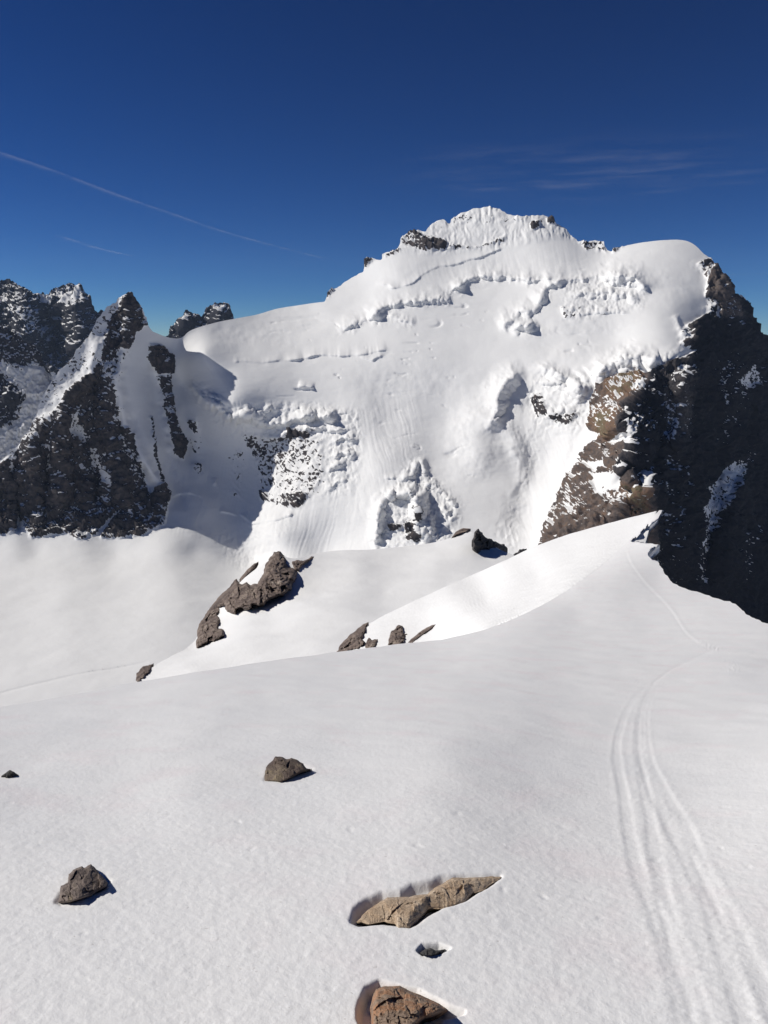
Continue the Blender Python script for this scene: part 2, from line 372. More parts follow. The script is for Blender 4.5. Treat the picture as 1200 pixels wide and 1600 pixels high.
snow_in = [  # snow lying on the rock: (polygon, density)
 (STRIP, 0.36, 6), ([(150, 560), (200, 545), (180, 600), (188, 660), (160, 640), (160, 600)], 0.55, 10), ([(108, 645), (124, 640), (128, 662), (142, 682), (132, 694), (118, 682), (106, 672)], 0.3, 4), ([(137, 690), (150, 700), (158, 722), (176, 745), (172, 765), (158, 748), (142, 725)], 0.32, 5), ([(30, 690), (60, 650), (100, 640), (90, 700), (60, 750), (35, 745)], 0.62, 10),
 ([(16, 712), (26, 730), (31, 770), (31, 805), (44, 836), (20, 838), (26, 800), (24, 760), (16, 735)], 0.25, 3), ([(147, 837), (165, 815), (187, 798), (186, 803), (168, 822), (152, 842)], 0.1, 2), ([(180, 660), (205, 680), (228, 760), (215, 760), (190, 710)], 0.55, 8),
 ([(71, 690), (80, 695), (80, 730), (75, 760), (72, 815), (68, 815), (71, 750)], 0.36, 3),
 ([(927, 740), (950, 737), (978, 742), (970, 762), (948, 775), (930, 768)], 0.0, 3), ([(950, 690), (970, 674), (987, 676), (986, 688), (965, 694)], 0.0, 3), ([(918, 724), (945, 716), (949, 728), (930, 738)], 0.1, 3), ([(895, 742), (915, 735), (912, 745), (898, 752)], 0.2, 3), ([(975, 573), (990, 572), (1000, 578), (960, 592), (945, 598)], 0.1, 2), ([(925, 627), (970, 600), (960, 660), (935, 665)], 0.62, 8), ([(940, 760), (985, 770), (965, 785), (945, 780)], .55, 5),
 ([(1177, 703), (1133, 723), (1100, 760), (1090, 813), (1088, 925), (1098, 925), (1113, 843), (1137, 787), (1160, 743)], 0.48, 7), ([(1030, 590), (1075, 575), (1078, 660), (1045, 690), (1040, 640)], 0.64, 8), ([(1105, 560), (1150, 540), (1180, 640), (1120, 700)], .72, 16), ([(1125, 430), (1150, 470), (1160, 520), (1130, 500)], 0.66, 8), ([(1150, 590), (1180, 560), (1190, 600), (1160, 610)], 0.45, 6), ([(1150, 860), (1180, 820), (1170, 900), (1150, 910)], .6, 8)]

walls = [  # serac cliffs and crevasses: points, height, depth, bulge radius
 ([(527, 516), (560, 506), (580, 498), (592, 484), (604, 478), (645, 471), (699, 468), (707, 452), (722, 444), (737, 436), (768, 430), (829, 437), (868, 434)], 9, 26, 30),
 ([(572, 500), (590, 490), (600, 480), (608, 478)], 20, 34, 20), ([(605, 486), (622, 497), (650, 505)], 6, 14, 14), ([(703, 452), (716, 446), (732, 438)], 14, 26, 14),
 ([(586, 447), (605, 445), (617, 450)], 5, 14, 12), ([(600, 452), (645, 442), (692, 415), (730, 407), (787, 386)], 3, 9, 14),
 ([(774, 509), (800, 500), (812, 488), (838, 484), (846, 466), (856, 446), (868, 440), (905, 436), (955, 429), (990, 433), (1006, 446), (1012, 462)], 22, 40, 30),
 ([(795, 520), (812, 508), (835, 508), (842, 498)], 16, 34, 18), ([(880, 470), (915, 458), (945, 456), (985, 462), (1003, 476)], 16, 22, 12), ([(900, 494), (940, 486), (985, 490)], 6, 12, 10), ([(940, 432), (956, 445), (957, 462)], 5, 12, 10),
 ([(443, 566), (460, 561), (490, 555), (530, 554), (560, 553), (583, 551), (611, 549)], 4, 12, 22), ([(555, 556), (580, 561), (603, 556)], 4, 10, 12), ([(363, 568), (417, 562), (443, 564)], 2.5, 6, 14), ([(523, 516), (577, 498)], 4, 10, 20), ([(448, 597), (455, 596)], 2.5, 6, 6), ([(466, 601), (492, 606)], 4, 14, 14, 4), ([(460, 507), (500, 503), (530, 508)], 2, 4, 10),
 # left icefall
 ([(298, 595), (306, 612), (320, 625), (340, 634), (356, 652), (372, 650), (392, 652), (412, 664), (437, 664), (460, 656), (477, 650), (510, 650), (532, 653)], 14, 36, 20),
 ([(356, 666), (370, 655), (386, 648), (398, 640)], 12, 26, 14), ([(383, 676), (410, 684), (437, 682), (458, 672), (490, 668), (520, 672), (548, 668)], 10, 24, 14), ([(512, 694), (540, 684), (562, 688)], 10, 22, 14), ([(512, 716), (535, 708), (560, 714)], 10, 22, 12), ([(510, 740), (528, 726), (545, 724)], 10, 22, 12), ([(508, 766), (530, 752), (548, 752)], 10, 18, 14), ([(505, 645), (540, 648), (552, 652)], 4, 10, 12), ([(320, 612), (345, 622), (360, 632)], 6, 14, 10), ([(400, 655), (425, 640), (440, 650)], 6, 14, 10), ([(455, 645), (470, 636), (490, 642)], 6, 12, 10),
 # gully wall right of centre
 ([(792, 668), (770, 655), (778, 640), (779, 612), (792, 596), (803, 586), (824, 577)], 28, 42, 34), ([(824, 577), (853, 575), (880, 586), (905, 604), (930, 612)], 26, 30, 16), ([(770, 690), (800, 700), (813, 722), (812, 752), (795, 780)][::-1], 8, 5, 30), ([(840, 600), (870, 596), (900, 620), (925, 628)], 10, 16, 8), ([(850, 650), (880, 640), (922, 642)], 12, 16, 8),
 # lower centre icefall
 ([(586, 862), (592, 800), (598, 782), (618, 772), (640, 768), (650, 780), (654, 812), (656, 850)], 16, 40, 20), ([(620, 752), (640, 742), (652, 722), (650, 714)][::1], 8, 18, 14), ([(655, 712), (662, 735), (664, 757), (682, 768), (700, 778), (717, 792)], 5, 16, 14), ([(660, 790), (668, 800), (680, 850)], 8, 20, 12), ([(682, 790), (700, 800), (706, 815)], 6, 14, 14), ([(598, 745), (625, 744)], 3, 8, 10), ([(600, 700), (612, 703)], 2, 5, 6), ([(636, 695), (650, 698)], 2, 5, 6),
 # lip above the right rib
 ([(918, 596), (930, 594), (943, 573), (967, 563), (1000, 557), (1030, 566), (1060, 552), (1084, 546)], 26, 62, 26), ([(896, 572), (912, 588), (920, 604)], 8, 20, 16), ([(908, 566), (918, 578), (926, 592)], 6, 14, 12),
 ([(1056, 492), (1060, 508), (1068, 524), (1076, 536)][::-1], 6, 16, 20, 6), ([(985, 560), (1000, 575), (1012, 590)], 8, 24, 12),
 # spire and edge of the sunlit rib
 ([(1017, 800), (1013, 762), (1000, 768), (978, 745), (964, 728), (986, 720), (987, 680), (971, 660), (985, 630), (1000, 610), (1014, 586)], 42, 125, 46),
 ([(1060, 720), (1052, 690), (1060, 650), (1066, 600), (1076, 560)], 30, 90, 34),
 # schrunds at the foot
 ([(267, 778), (282, 772), (297, 770), (320, 778)], 3, 8, 14), ([(373, 803), (397, 817), (430, 813), (463, 803)], 3, 9, 16), ([(340, 800), (373, 806)], 2, 5, 10)]
grooves = [ # points, width, depth (positive = in)
 ([(205, 460), (200, 500), (193, 545), (183, 600), (195, 660), (225, 720), (262, 775)], 8, -22), ([(160, 520), (140, 590), (100, 625), (90, 700), (100, 800)], 12, -26), ([(90, 640), (50, 690), (55, 760), (60, 830)], 10, -20), ([(27, 700), (28, 760), (30, 835)], 6, 22), ([(115, 650), (135, 690), (150, 740), (150, 800)], 9, 24), ([(170, 560), (165, 640), (180, 720), (200, 800)], 12, -22), ([(75, 700), (72, 800)], 8, 16), ([(200, 640), (215, 720), (240, 800)], 10, 12),
 ([(250, 540), (262, 600), (270, 660), (284, 715)], 12, -22), ([(235, 560), (245, 660), (262, 740), (290, 800)], 14, 18), ([(300, 640), (305, 700), (315, 760)], 10, -8),
 ([(640, 540), (600, 640), (560, 720), (520, 820)], 50, 30), ([(720, 560), (690, 640), (680, 720), (720, 800)], 45, 22), ([(560, 600), (580, 700), (600, 780)], 30, -14), ([(300, 505), (420, 500), (500, 500)], 30, -20), ([(1040, 400), (1045, 460), (1050, 500)], 40, 20), ([(760, 600), (745, 680), (760, 760)], 30, -24), ([(840, 690), (822, 750), (800, 850)], 22, 12), ([(850, 590), (832, 625), (822, 660)], 14, 18), ([(774, 655), (792, 670), (806, 692), (818, 725), (819, 770)], 13, -13), ([(815, 540), (900, 530), (1000, 530)], 22, 14),
 ([(655, 760), (663, 800), (668, 852)], 7, -20), ([(1110, 410), (1140, 470), (1150, 560), (1140, 660)], 16, -50), ([(1170, 500), (1180, 600), (1190, 700)], 14, -40), ([(1125, 700), (1110, 800), (1095, 920)], 14, 40), ([(1160, 720), (1140, 830), (1130, 960)], 22, -60), ([(1050, 800), (1065, 900)], 18, -40), ([(930, 610), (900, 720), (860, 820)], 14, 14), ([(960, 620), (945, 700), (915, 800)], 14, -18), ([(980, 760), (960, 830)], 10, -16)]
def massif(U, V):
    global ICE
    ICE = np.zeros_like(U)
    # ragged courses for ice and rock edges
    wu = 5*fbm(U/16, V/16, 1.3, 3) ; wv = 6*fbm(U/13, V/13, 7.7, 3)
    Uw, Vw = U+wu, V+wv
    Y = 1000.0/tps_m(U, V)
    q = np.clip(U-385, 0, None); Y -= 330*np.tanh(0.44*q*q/(q+60)/330)*sstep(1000, 860, V)
    Uc, Vc = U+7*fbm(U/60, V/60, 1.3, 2), V+8*fbm(U/45, V/45, 7.7, 3, .4)
    for w in walls:
        a_, b_ = (Uc, Vc) if w[1] < 9 or w[2] > 80 else (Uw, Vw)
        wall(Y, a_, b_, w[0], w[1]*0.85, w[2]*(1.45 if w[1] >= 14 and w[2] < 60 else 1.05), w[3], **({'taper': w[4]} if len(w) > 4 else {'taper': 8 + w[1]*0.8}))
    for g in grooves: groove(Y, Uw, Vw, g[0], g[1], g[2])
    for T_, a_ in (([(-60, 1102), (0, 1085), (60, 1070), (140, 1051), (200, 1040), (236, 1034)], 2.6), ([(-60, 1116), (0, 1111), (60, 1106), (110, 1100)], 1.5)): groove(Y, U, V, T_, 1.5, a_)
    # scalloped snow bank along the foot of the pyramid
    for c, r, a in ((28, 26, 20), (75, 22, 12), (128, 30, 16), (190, 34, 14), (262, 34, 26), (335, 26, 14)):
        Y -= 0.6*a*np.exp(-((U-c)/r)**2)*np.exp(-((V-852)/26)**2)
    # rock density
    M = np.zeros_like(U)
    Ur, Vr = U + 3*fbm(U/9, V/9, 4.4, 3), V + 3*fbm(U/9, V/9, 9.9, 3)
    for pl, dn, ft in rock_low: patch(M, Ur, Vr, pl, dn, ft)
    M = M + ((M > 0.7) & (M < 1.0))*0.65*fbm(U/30 + V/70, V/26 - U/60, 6.1, 3)
    for pl, dn, ft in snow_in: patch(M, Ur, Vr, pl, dn, ft, 'set')
    Y = np.clip(Y, 1000, 4000)
    P = ray(U, V)*Y[..., None]
    x, y, z = P[..., 0], P[..., 1], P[..., 2]
    # relief along the normal
    N = gridnormals(P)
    solid = sstep(0.30, 0.85, M)
    wx = 30*fbm(x/90, y/90, z/90, 3); wz = 30*fbm(x/90+5, y/90, z/90, 3)
    big = ridged((x+wx)/120, y/120, (z+wz)/190, 5, 0.6); mid = ridged((x+wx)/34+3, y/34, (z+wz)/46, 4, 0.62); fine = ridged((x+z*0.5)/13, y/13, (z-x*0.4)/9, 3, 0.65)
    pa = solid*(26*(big-0.3) + 13*(mid-0.3) + 5.0*(fine-0.3) + 9*facet(Uw+V*0.5, Vw*.8, 17, 3, 1.3) + 5.5*facet(Uw-V*.3, Vw*.8-U*0.4, 7, 9, 1.5))
    mixd = np.clip(M*2, 0, 1)*(1-solid); pa += mixd*(4.5*(mid-0.3))
    # flutings under the summit
    fl = np.zeros_like(U); patch(fl, U, V, [(625, 395), (640, 360), (757, 315), (850, 330), (900, 372), (850, 372), (795, 385), (700, 396)], 1.0, 5)
    pa += fl*(7*(0.25+1.3*np.clip(0.5+fbm(U/30, V/30, 7, 2), 0, 1))*(ridged(U/11 + 1.3*fbm(U/24, V/34, 2, 3), V/50, 0.5, 4, .6) - 0.2) + 2.2*facet(Uw, V*.6, 8, 51, 1.2))
    # broken ice
    ice = ICE*0.6
    for pl, d in (([(300, 590), (360, 630), (400, 635), (480, 630), (560, 645), (565, 690), (550, 770), (505, 775), (510, 690), (440, 690), (383, 690), (330, 650)], 1), ([(590, 860), (590, 780), (650, 715), (720, 790), (700, 860)], 1), ([(840, 575), (935, 600), (925, 650), (900, 680), (835, 670), (822, 620)], .9), ([(870, 436), (1000, 430), (1005, 480), (900, 500)], .8), ([(600, 480), (650, 500), (640, 512), (600, 500)], .6), ([(780, 660), (860, 670), (833, 740), (810, 855), (785, 870), (770, 830), (813, 750), (810, 700)], .35), ([(330, 840), (400, 800), (470, 800), (440, 850), (380, 900)], .3)):
        patch(ice, U, V, pl, d, 9)
    pa += ice*(3.5*(ridged(x/26, y/26, z/20, 4, 0.6)-0.3) + 3.6*facet(Uw+V*.3, Vw*1.5+U*.3, 12, 41, 1.3) + 1.8*facet(Uw-V*.3, Vw*1.4, 4.2, 43, 1.2) + 6.0*(ridged(Uw/13+V/60, Vw/34-U/80, 3, 4, .6)-.3))
    # soft wind shaped snow everywhere
    soft = (1-solid)
    pa += soft*(7*fbm(x/260, y/260, z/200, 3) + 1.0*fbm(x/45, y/45, z/30, 3))
    pa += soft*0.8*ridged(x/60, z/9, y/300, 2)*sstep(520, 600, V)*(1-sstep(830, 870, V))*0.5
    # runnels down the steep snow, fine cracks across it
    run = np.zeros_like(U); crk = np.zeros_like(U)
    for pl, d in (([(500, 640), (660, 620), (650, 720), (600, 780), (590, 870), (440, 870), (500, 780), (560, 700)], .8), ([(780, 655), (930, 680), (900, 740), (850, 860), (780, 860), (820, 740)], 1), ([(236, 560), (380, 640), (400, 790), (340, 840), (270, 830)], .7), ([(370, 790), (560, 790), (560, 880), (360, 880)], .9), ([(580, 400), (700, 400), (880, 380), (950, 400), (900, 430), (600, 440)], .5)): patch(run, U, V, pl, d, 16)
    for pl, d in (([(400, 500), (620, 490), (770, 450), (780, 600), (600, 625), (430, 620)], 1), ([(800, 520), (1000, 500), (1040, 540), (900, 570), (790, 560)], .8), ([(560, 640), (720, 620), (760, 760), (640, 700)], .7), ([(880, 400), (1060, 400), (1050, 430), (880, 432)], .6)): patch(crk, U, V, pl, d, 14)
    sl = U - (V-600)*0.25*np.sign(U-560)
    pa += soft*run*1.5*(ridged(sl/7 + 0.8*fbm(U/30, V/50, 3, 2), V/120, 6, 3, .6)-.3)
    cr = ridged(U/75 + 0.6*fbm(U/40, V/40, 8, 2), V/17, 3.3, 2, .3)
    pa -= soft*crk*5.0*sstep(0.86, 0.97, cr)*sstep(-0.05, 0.25, fbm(U/50, V/40, 17, 2))
    P = P + N*pa[..., None]
    N2 = gridnormals(P)
    # bare rock where it is steep, snow on ledges
    st = 1 - np.clip(N2[..., 2], -1, 1)
    hf = 0.75*fbm((x+z*0.5)/30, y/30, (z-x*0.3)/11, 4, 0.6) + 0.28*fbm((x-z*0.6)/8, y/9, (z+x*0.4)/4.5, 2, 0.6) + 0.5*(big-0.42)
    hf2 = 0.75*fbm((x+z*0.6)/13, y/13, (z-x*0.5)/8, 4, 0.7) + 0.15*fbm(x/40, y/40, z/40, 2)
    hf = np.where(M < 0.68, hf2, hf)
    k = M + (M > 0.02)*((st-0.62)*np.where(M < 0.68, 0.3, 0.75) + hf*1.25*np.clip(1.3-M, 0.4, 1))
    k = np.where(M > 0.02, k, 0)
    rock = np.clip(0.5 + (k-0.52)*3.0, 0, 1)
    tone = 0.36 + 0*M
    for pl, t in ((RIB, 0.62), (PYR, 0.34), ([(1076, 545), (1014, 584), (1000, 610), (971, 660), (988, 680), (985, 718), (964, 728), (1000, 767), (1013, 762), (1018, 800), (1018, 1010), (1300, 1010), (1300, 560), (1200, 515), (1170, 480), (1130, 440), (1100, 480)], -0.22)): patch(tone, U, V, pl, t, 6, 'set')  # last polygon: shade of the right wall painted into the rock tone
    patch(tone, U, V, [(1083, 400), (1140, 440), (1165, 500), (1120, 500)], 0.5, 8, 'set')
    patch(tone, U, V, [(950, 590), (1000, 572), (1010, 600), (985, 625), (950, 620)], 0.9, 8, 'set')
    patch(tone, U, V, [(925, 640), (965, 640), (960, 690), (930, 680)], 1.0, 10, 'set')
    patch(tone, U, V, [(975, 745), (1015, 765), (1015, 800), (980, 800)], 0.95, 8, 'set')
    patch(tone, U, V, [(1020, 555), (1080, 545), (1075, 690), (1040, 690)], 0.3, 6, 'set')  # faintly lit rib on the wall, its light put into a paler tone
    return P, {'rock': rock, 'tone': tone}
M_MASSIF = terrain_mat('snow and grey brown rock of the massif', 4.0, [(0.10, (0.010, 0.011, 0.017)), (0.34, (0.075, 0.068, 0.07)), (0.6, (0.17, 0.135, 0.118)), (0.85, (0.25, 0.155, 0.10)), (1.0, (0.22, 0.18, 0.11))], bump_snow=0.12)  # near-black bluish first stop holds the painted shade of the wall
S = sheet(poly_m, 1.45/Q, massif, back=260, drop=260, rings=5)
fc = S[4][S[1]].mean(1); fu, fv = fc[:, 0], fc[:, 1]
wob = 4*fbm(fu/11, fv/11, 2.2, 2)
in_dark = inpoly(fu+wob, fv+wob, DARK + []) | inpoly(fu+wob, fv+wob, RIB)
GL = [(-100, 843), (22, 838), (50, 845), (104, 838), (167, 846), (217, 839), (262, 824), (290, 829), (350, 834), (380, 870), (470, 880), (600, 1200), (-100, 1200)]
in_gl = inpoly(fu, fv+wob, GL)
in_pyr = inpoly(fu+wob, fv, [(-100, 700), (60, 590), (150, 450), (207, 440), (236, 508), (262, 530), (290, 620), (300, 760), (292, 835), (-100, 870)]) & ~in_gl
emit('glacier', S, in_gl, M_MASSIF)
emit('pyramid_peak', S, in_pyr & ~in_dark, M_MASSIF)
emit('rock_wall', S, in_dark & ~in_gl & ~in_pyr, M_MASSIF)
emit('mountain', S, ~in_dark & ~in_gl & ~in_pyr, M_MASSIF)

# ------------------------------------------------------------------ peaks behind
def far_peak(name, outline, Y0, dY, dens, rel, snowp, seed, lam=None, tone=0.3, tilt=0.0, amp=2.2):
    pl = rough_poly(outline, amp*1.6, 4, seed)
    vt = min(p[1] for p in outline); vb = max(p[1] for p in outline)
    def f(U, V):
        Y = Y0 + dY*(vb-V)/(vb-vt) + tilt*(U-np.mean([p[0] for p in outline]))
        if lam: 
            for g in lam: groove(Y, U+3*fbm(U/10, V/10, seed, 2), V, *g)
        P = ray(U, V)*Y[..., None]; x, y, z = P[..., 0]+seed*100, P[..., 1], P[..., 2]
        N = gridnormals(P)
        wx = rel*fbm(x/(rel*2.5), y/(rel*2.5), z/(rel*2.5), 3)
        P = P + N*(rel*(ridged((x+wx)/(rel*3.2), y/(rel*3.2), (z+wx)/(rel*5), 6, 0.68)-0.2) + rel*0.3*(ridged((x+z*.5)/(rel*.5), y/(rel*.5), (z-x*.4)/(rel*.5), 3, .65)-.3) + rel*0.55*facet(U+V*.4+4*fbm(U/9,V/9,1,2), V*.8, 13, seed, 1.5) + rel*.35*facet(U-V*.4, V, 5, seed+1, 1.5))[..., None]
        N2 = gridnormals(P)
        M = np.full(U.shape, dens)
        for p_, d_, ft in snowp: patch(M, U+2*fbm(U/8, V/8, 1, 2), V, p_, d_, ft, 'set')
        k = M + (1-N2[..., 2]-0.6)*0.8 + fbm(x/(rel*.7), y/(rel*.7), z/(rel*.5), 4, .6)*0.9*np.clip(1.25-M, .3, 1)
        return P, {'rock': np.where(M > 0.02, np.clip(0.5+(k-0.52)*3, 0, 1), 0), 'tone': np.full(U.shape, tone)}
    Sx = sheet(pl, 1.5/Q, f, back=rel*8, drop=rel*8)
    return emit(name, Sx, None, terrain_mat('snow and dark rock of '+name.replace('_', ' '), rel*0.3, ROCK_GREY, bump_snow=0.15))
far_peak('far_mountain', [(-60, 470), (-20, 448), (0, 442), (12, 439), (26, 446), (50, 460), (62, 459), (78, 459), (84, 452), (100, 447), (116, 446), (130, 455), (141, 470), (151, 487), (165, 492), (200, 520), (180, 660), (-60, 660)],
         4600, 900, 0.84, 42, [([(56, 462), (76, 459), (84, 476), (92, 500), (80, 500), (70, 480)], 0.2, 6), ([(0, 460), (30, 480), (70, 500), (84, 530), (60, 530), (20, 500)], 0.55, 10), ([(85, 455), (110, 448), (135, 458), (120, 470), (95, 478)], 0.52, 6)], 21,
         [([(70, 470), (85, 520), (90, 580)], 14, 160), ([(20, 440), (40, 500), (50, 560)], 20, -120), ([(110, 450), (125, 520), (120, 580)], 18, -150)], 0.2, 1.5)
far_peak('rocky_spur', [(-60, 505), (0, 510), (18, 518), (35, 527), (48, 538), (58, 545), (66, 560), (78, 578), (90, 582), (140, 600), (100, 700), (-60, 800)],
         2900, 260, 0.0, 20, [([(-60, 500), (0, 505), (20, 515), (60, 542), (88, 582), (70, 582), (55, 565), (40, 575), (20, 572), (0, 560), (-60, 560)], 0.66, 5), ([(-60, 585), (0, 580), (20, 600), (36, 620), (26, 650), (14, 664), (-60, 680)], 0.72, 5)], 22,
         [([(0, 600), (30, 640)], 14, -30), ([(60, 550), (90, 620)], 12, 40)], 0.3, 0.5)
far_peak('far_rock_summit', [(258, 530), (266, 516), (276, 503), (290, 488), (296, 490), (304, 491), (312, 494), (320, 490), (323, 482), (334, 479), (345, 475), (357, 477), (362, 490), (364, 500), (380, 520), (340, 560), (262, 560)],
         5200, 300, 0.84, 34, [([(312, 490), (320, 486), (324, 498), (312, 504)], 0.3, 4), ([(335, 478), (355, 476), (350, 486), (335, 488)], 0.55, 4)], 23, [([(345, 475), (340, 520)], 8, -90), ([(290, 488), (285, 530)], 10, -90), ([(316, 490), (318, 520)], 6, 90)], 0.22, 1.0, 1.6)
# ground that carries on to the horizon below and behind the peaks
M_FAR = terrain_mat('snow of the far ground', 60.0, ROCK_GREY)
r_ = 70000.0
gx = np.linspace(-r_, r_, 60); GX, GY = np.meshgrid(gx, gx)
gz = -1150 + 120*fbm(GX/9000, GY/9000, 3, 3)
gv = np.stack([GX.ravel(), GY.ravel(), gz.ravel()], 1); ii = np.arange(59*60).reshape(59, 60)[:, :-1].ravel()
gf = np.stack([ii, ii+1, ii+61, ii+60], 1)
og = build_mesh('ground', gv, gf, M_FAR, {'rock': np.zeros(len(gv)), 'tone': np.zeros(len(gv))}); og['kind'] = 'structure'

# ------------------------------------------------------------------ near snow slope
near = [(u, 1600, 1/0.52) for u in ()]
near = []
for u, b in ((-80, 0.0), (300, 0.0), (700, 0.0), (1280, 0.0)):
    for v, s in ((1720, 0.19), (1600, 0.19), (1500, 0.19), (1400, 0.195), (1300, 0.205), (1200, 0.225)):
        near.append((u, v, (tanth(u, v)-s-b)/1.6))
near += [(-80, 1108, 1/7.2), (0, 1104, 1/7.4), (210, 1064, 1/9.6), (530, 1017, 1/14.5), (680, 1000, 1/18.0), (850, 1040, 1/12.2), (1050, 1040, 1/12.6), (1200, 1040, 1/12.4), (1280, 1040, 1/12.2),
         (830, 960, 1/24.0), (900, 960, 1/24.0), (1000, 960, 1/23.5), (1100, 960, 1/22.5), (1200, 985, 1/18.0), (1280, 1010, 1/14.8), (960, 900, 1/37.0), (1030, 900, 1/37.0), (960, 870, 1/47.0), (1000, 830, 1/60.0), (1030, 800, 1/74.0), (900, 920, 1/33.0), (1100, 930, 1/29)]
tps_n = TPS([(u, v, 10*w) for u, v, w in near], 2e-5)
def near_inv(U, V): return np.maximum(tps_n(U, V)/10, 1/150.0)
edge_n = smooth_line([(-80, 1118), (0, 1106), (100, 1089), (210, 1066), (300, 1051), (420, 1033), (530, 1018), (620, 1007), (690, 1000)], 2) + smooth_line([(690, 1000), (760, 985), (830, 956), (900, 915), (960, 868), (1000, 828), (1030, 797)], 2)[1:]
poly_n = edge_n + rough_poly([(1035, 797), (1031, 805), (1026, 815), (1022, 825), (1024, 836), (1020, 845), (1013, 847), (1033, 852), (1031, 862), (1028, 873), (1030, 883), (1040, 898), (1051, 911), (1070, 919), (1100, 929), (1130, 939), (1145, 943), (1158, 952), (1165, 960), (1180, 967), (1200, 974), (1290, 1005)], 1.6, 3, 9, False) + [(1290, 1660), (-80, 1660)]
TRACKS = [  # points in the picture of the four ski grooves: width in metres, depth
 [(1013, 1068), (985, 1098), (973, 1125), (962, 1165), (966, 1205), (975, 1240), (981, 1290), (991, 1345), (1012, 1400), (1030, 1440), (1048, 1500), (1066, 1560), (1078, 1640)],
 [(1020, 1070), (1003, 1100), (996, 1130), (996, 1175), (1003, 1212), (1012, 1255), (1020, 1310), (1030, 1370), (1044, 1430), (1062, 1500), (1090, 1570), (1110, 1640)],
 [(1022, 1070), (1006, 1100), (1000, 1130), (1001, 1178), (1011, 1218), (1031, 1259), (1060, 1316), (1082, 1358), (1104, 1395), (1125, 1466), (1145, 1527), (1166, 1592), (1185, 1660)],
 [(1030, 1070), (1012, 1098), (1008, 1128), (1010, 1172), (1022, 1208), (1046, 1250), (1078, 1304), (1098, 1360), (1124, 1410), (1153, 1462), (1198, 1552), (1240, 1640)]]
HOLES = [  # outlines of melt hollows beside the stones, depth in metres
 ([(551, 1437), (557, 1420), (576, 1406), (598, 1397), (624, 1396), (644, 1386), (668, 1382), (690, 1374), (712, 1370), (780, 1369), (760, 1384), (726, 1404), (690, 1416), (640, 1444), (600, 1438), (560, 1442)], 0.045, 10),
 ([(652, 1484), (660, 1475), (685, 1474), (702, 1481), (685, 1488), (660, 1491)], 0.035, 5),
 ([(560, 1590), (562, 1562), (572, 1544), (592, 1534), (650, 1546), (700, 1572), (724, 1581), (690, 1590), (640, 1640), (575, 1640)], 0.045, 8),
 ([(86, 1410), (94, 1398), (120, 1366), (150, 1368), (172, 1378), (164, 1388), (130, 1402), (95, 1413)], 0.015, 7),
 ([(412, 1217), (420, 1200), (470, 1194), (488, 1200), (470, 1208), (440, 1219)], 0.012, 6)]
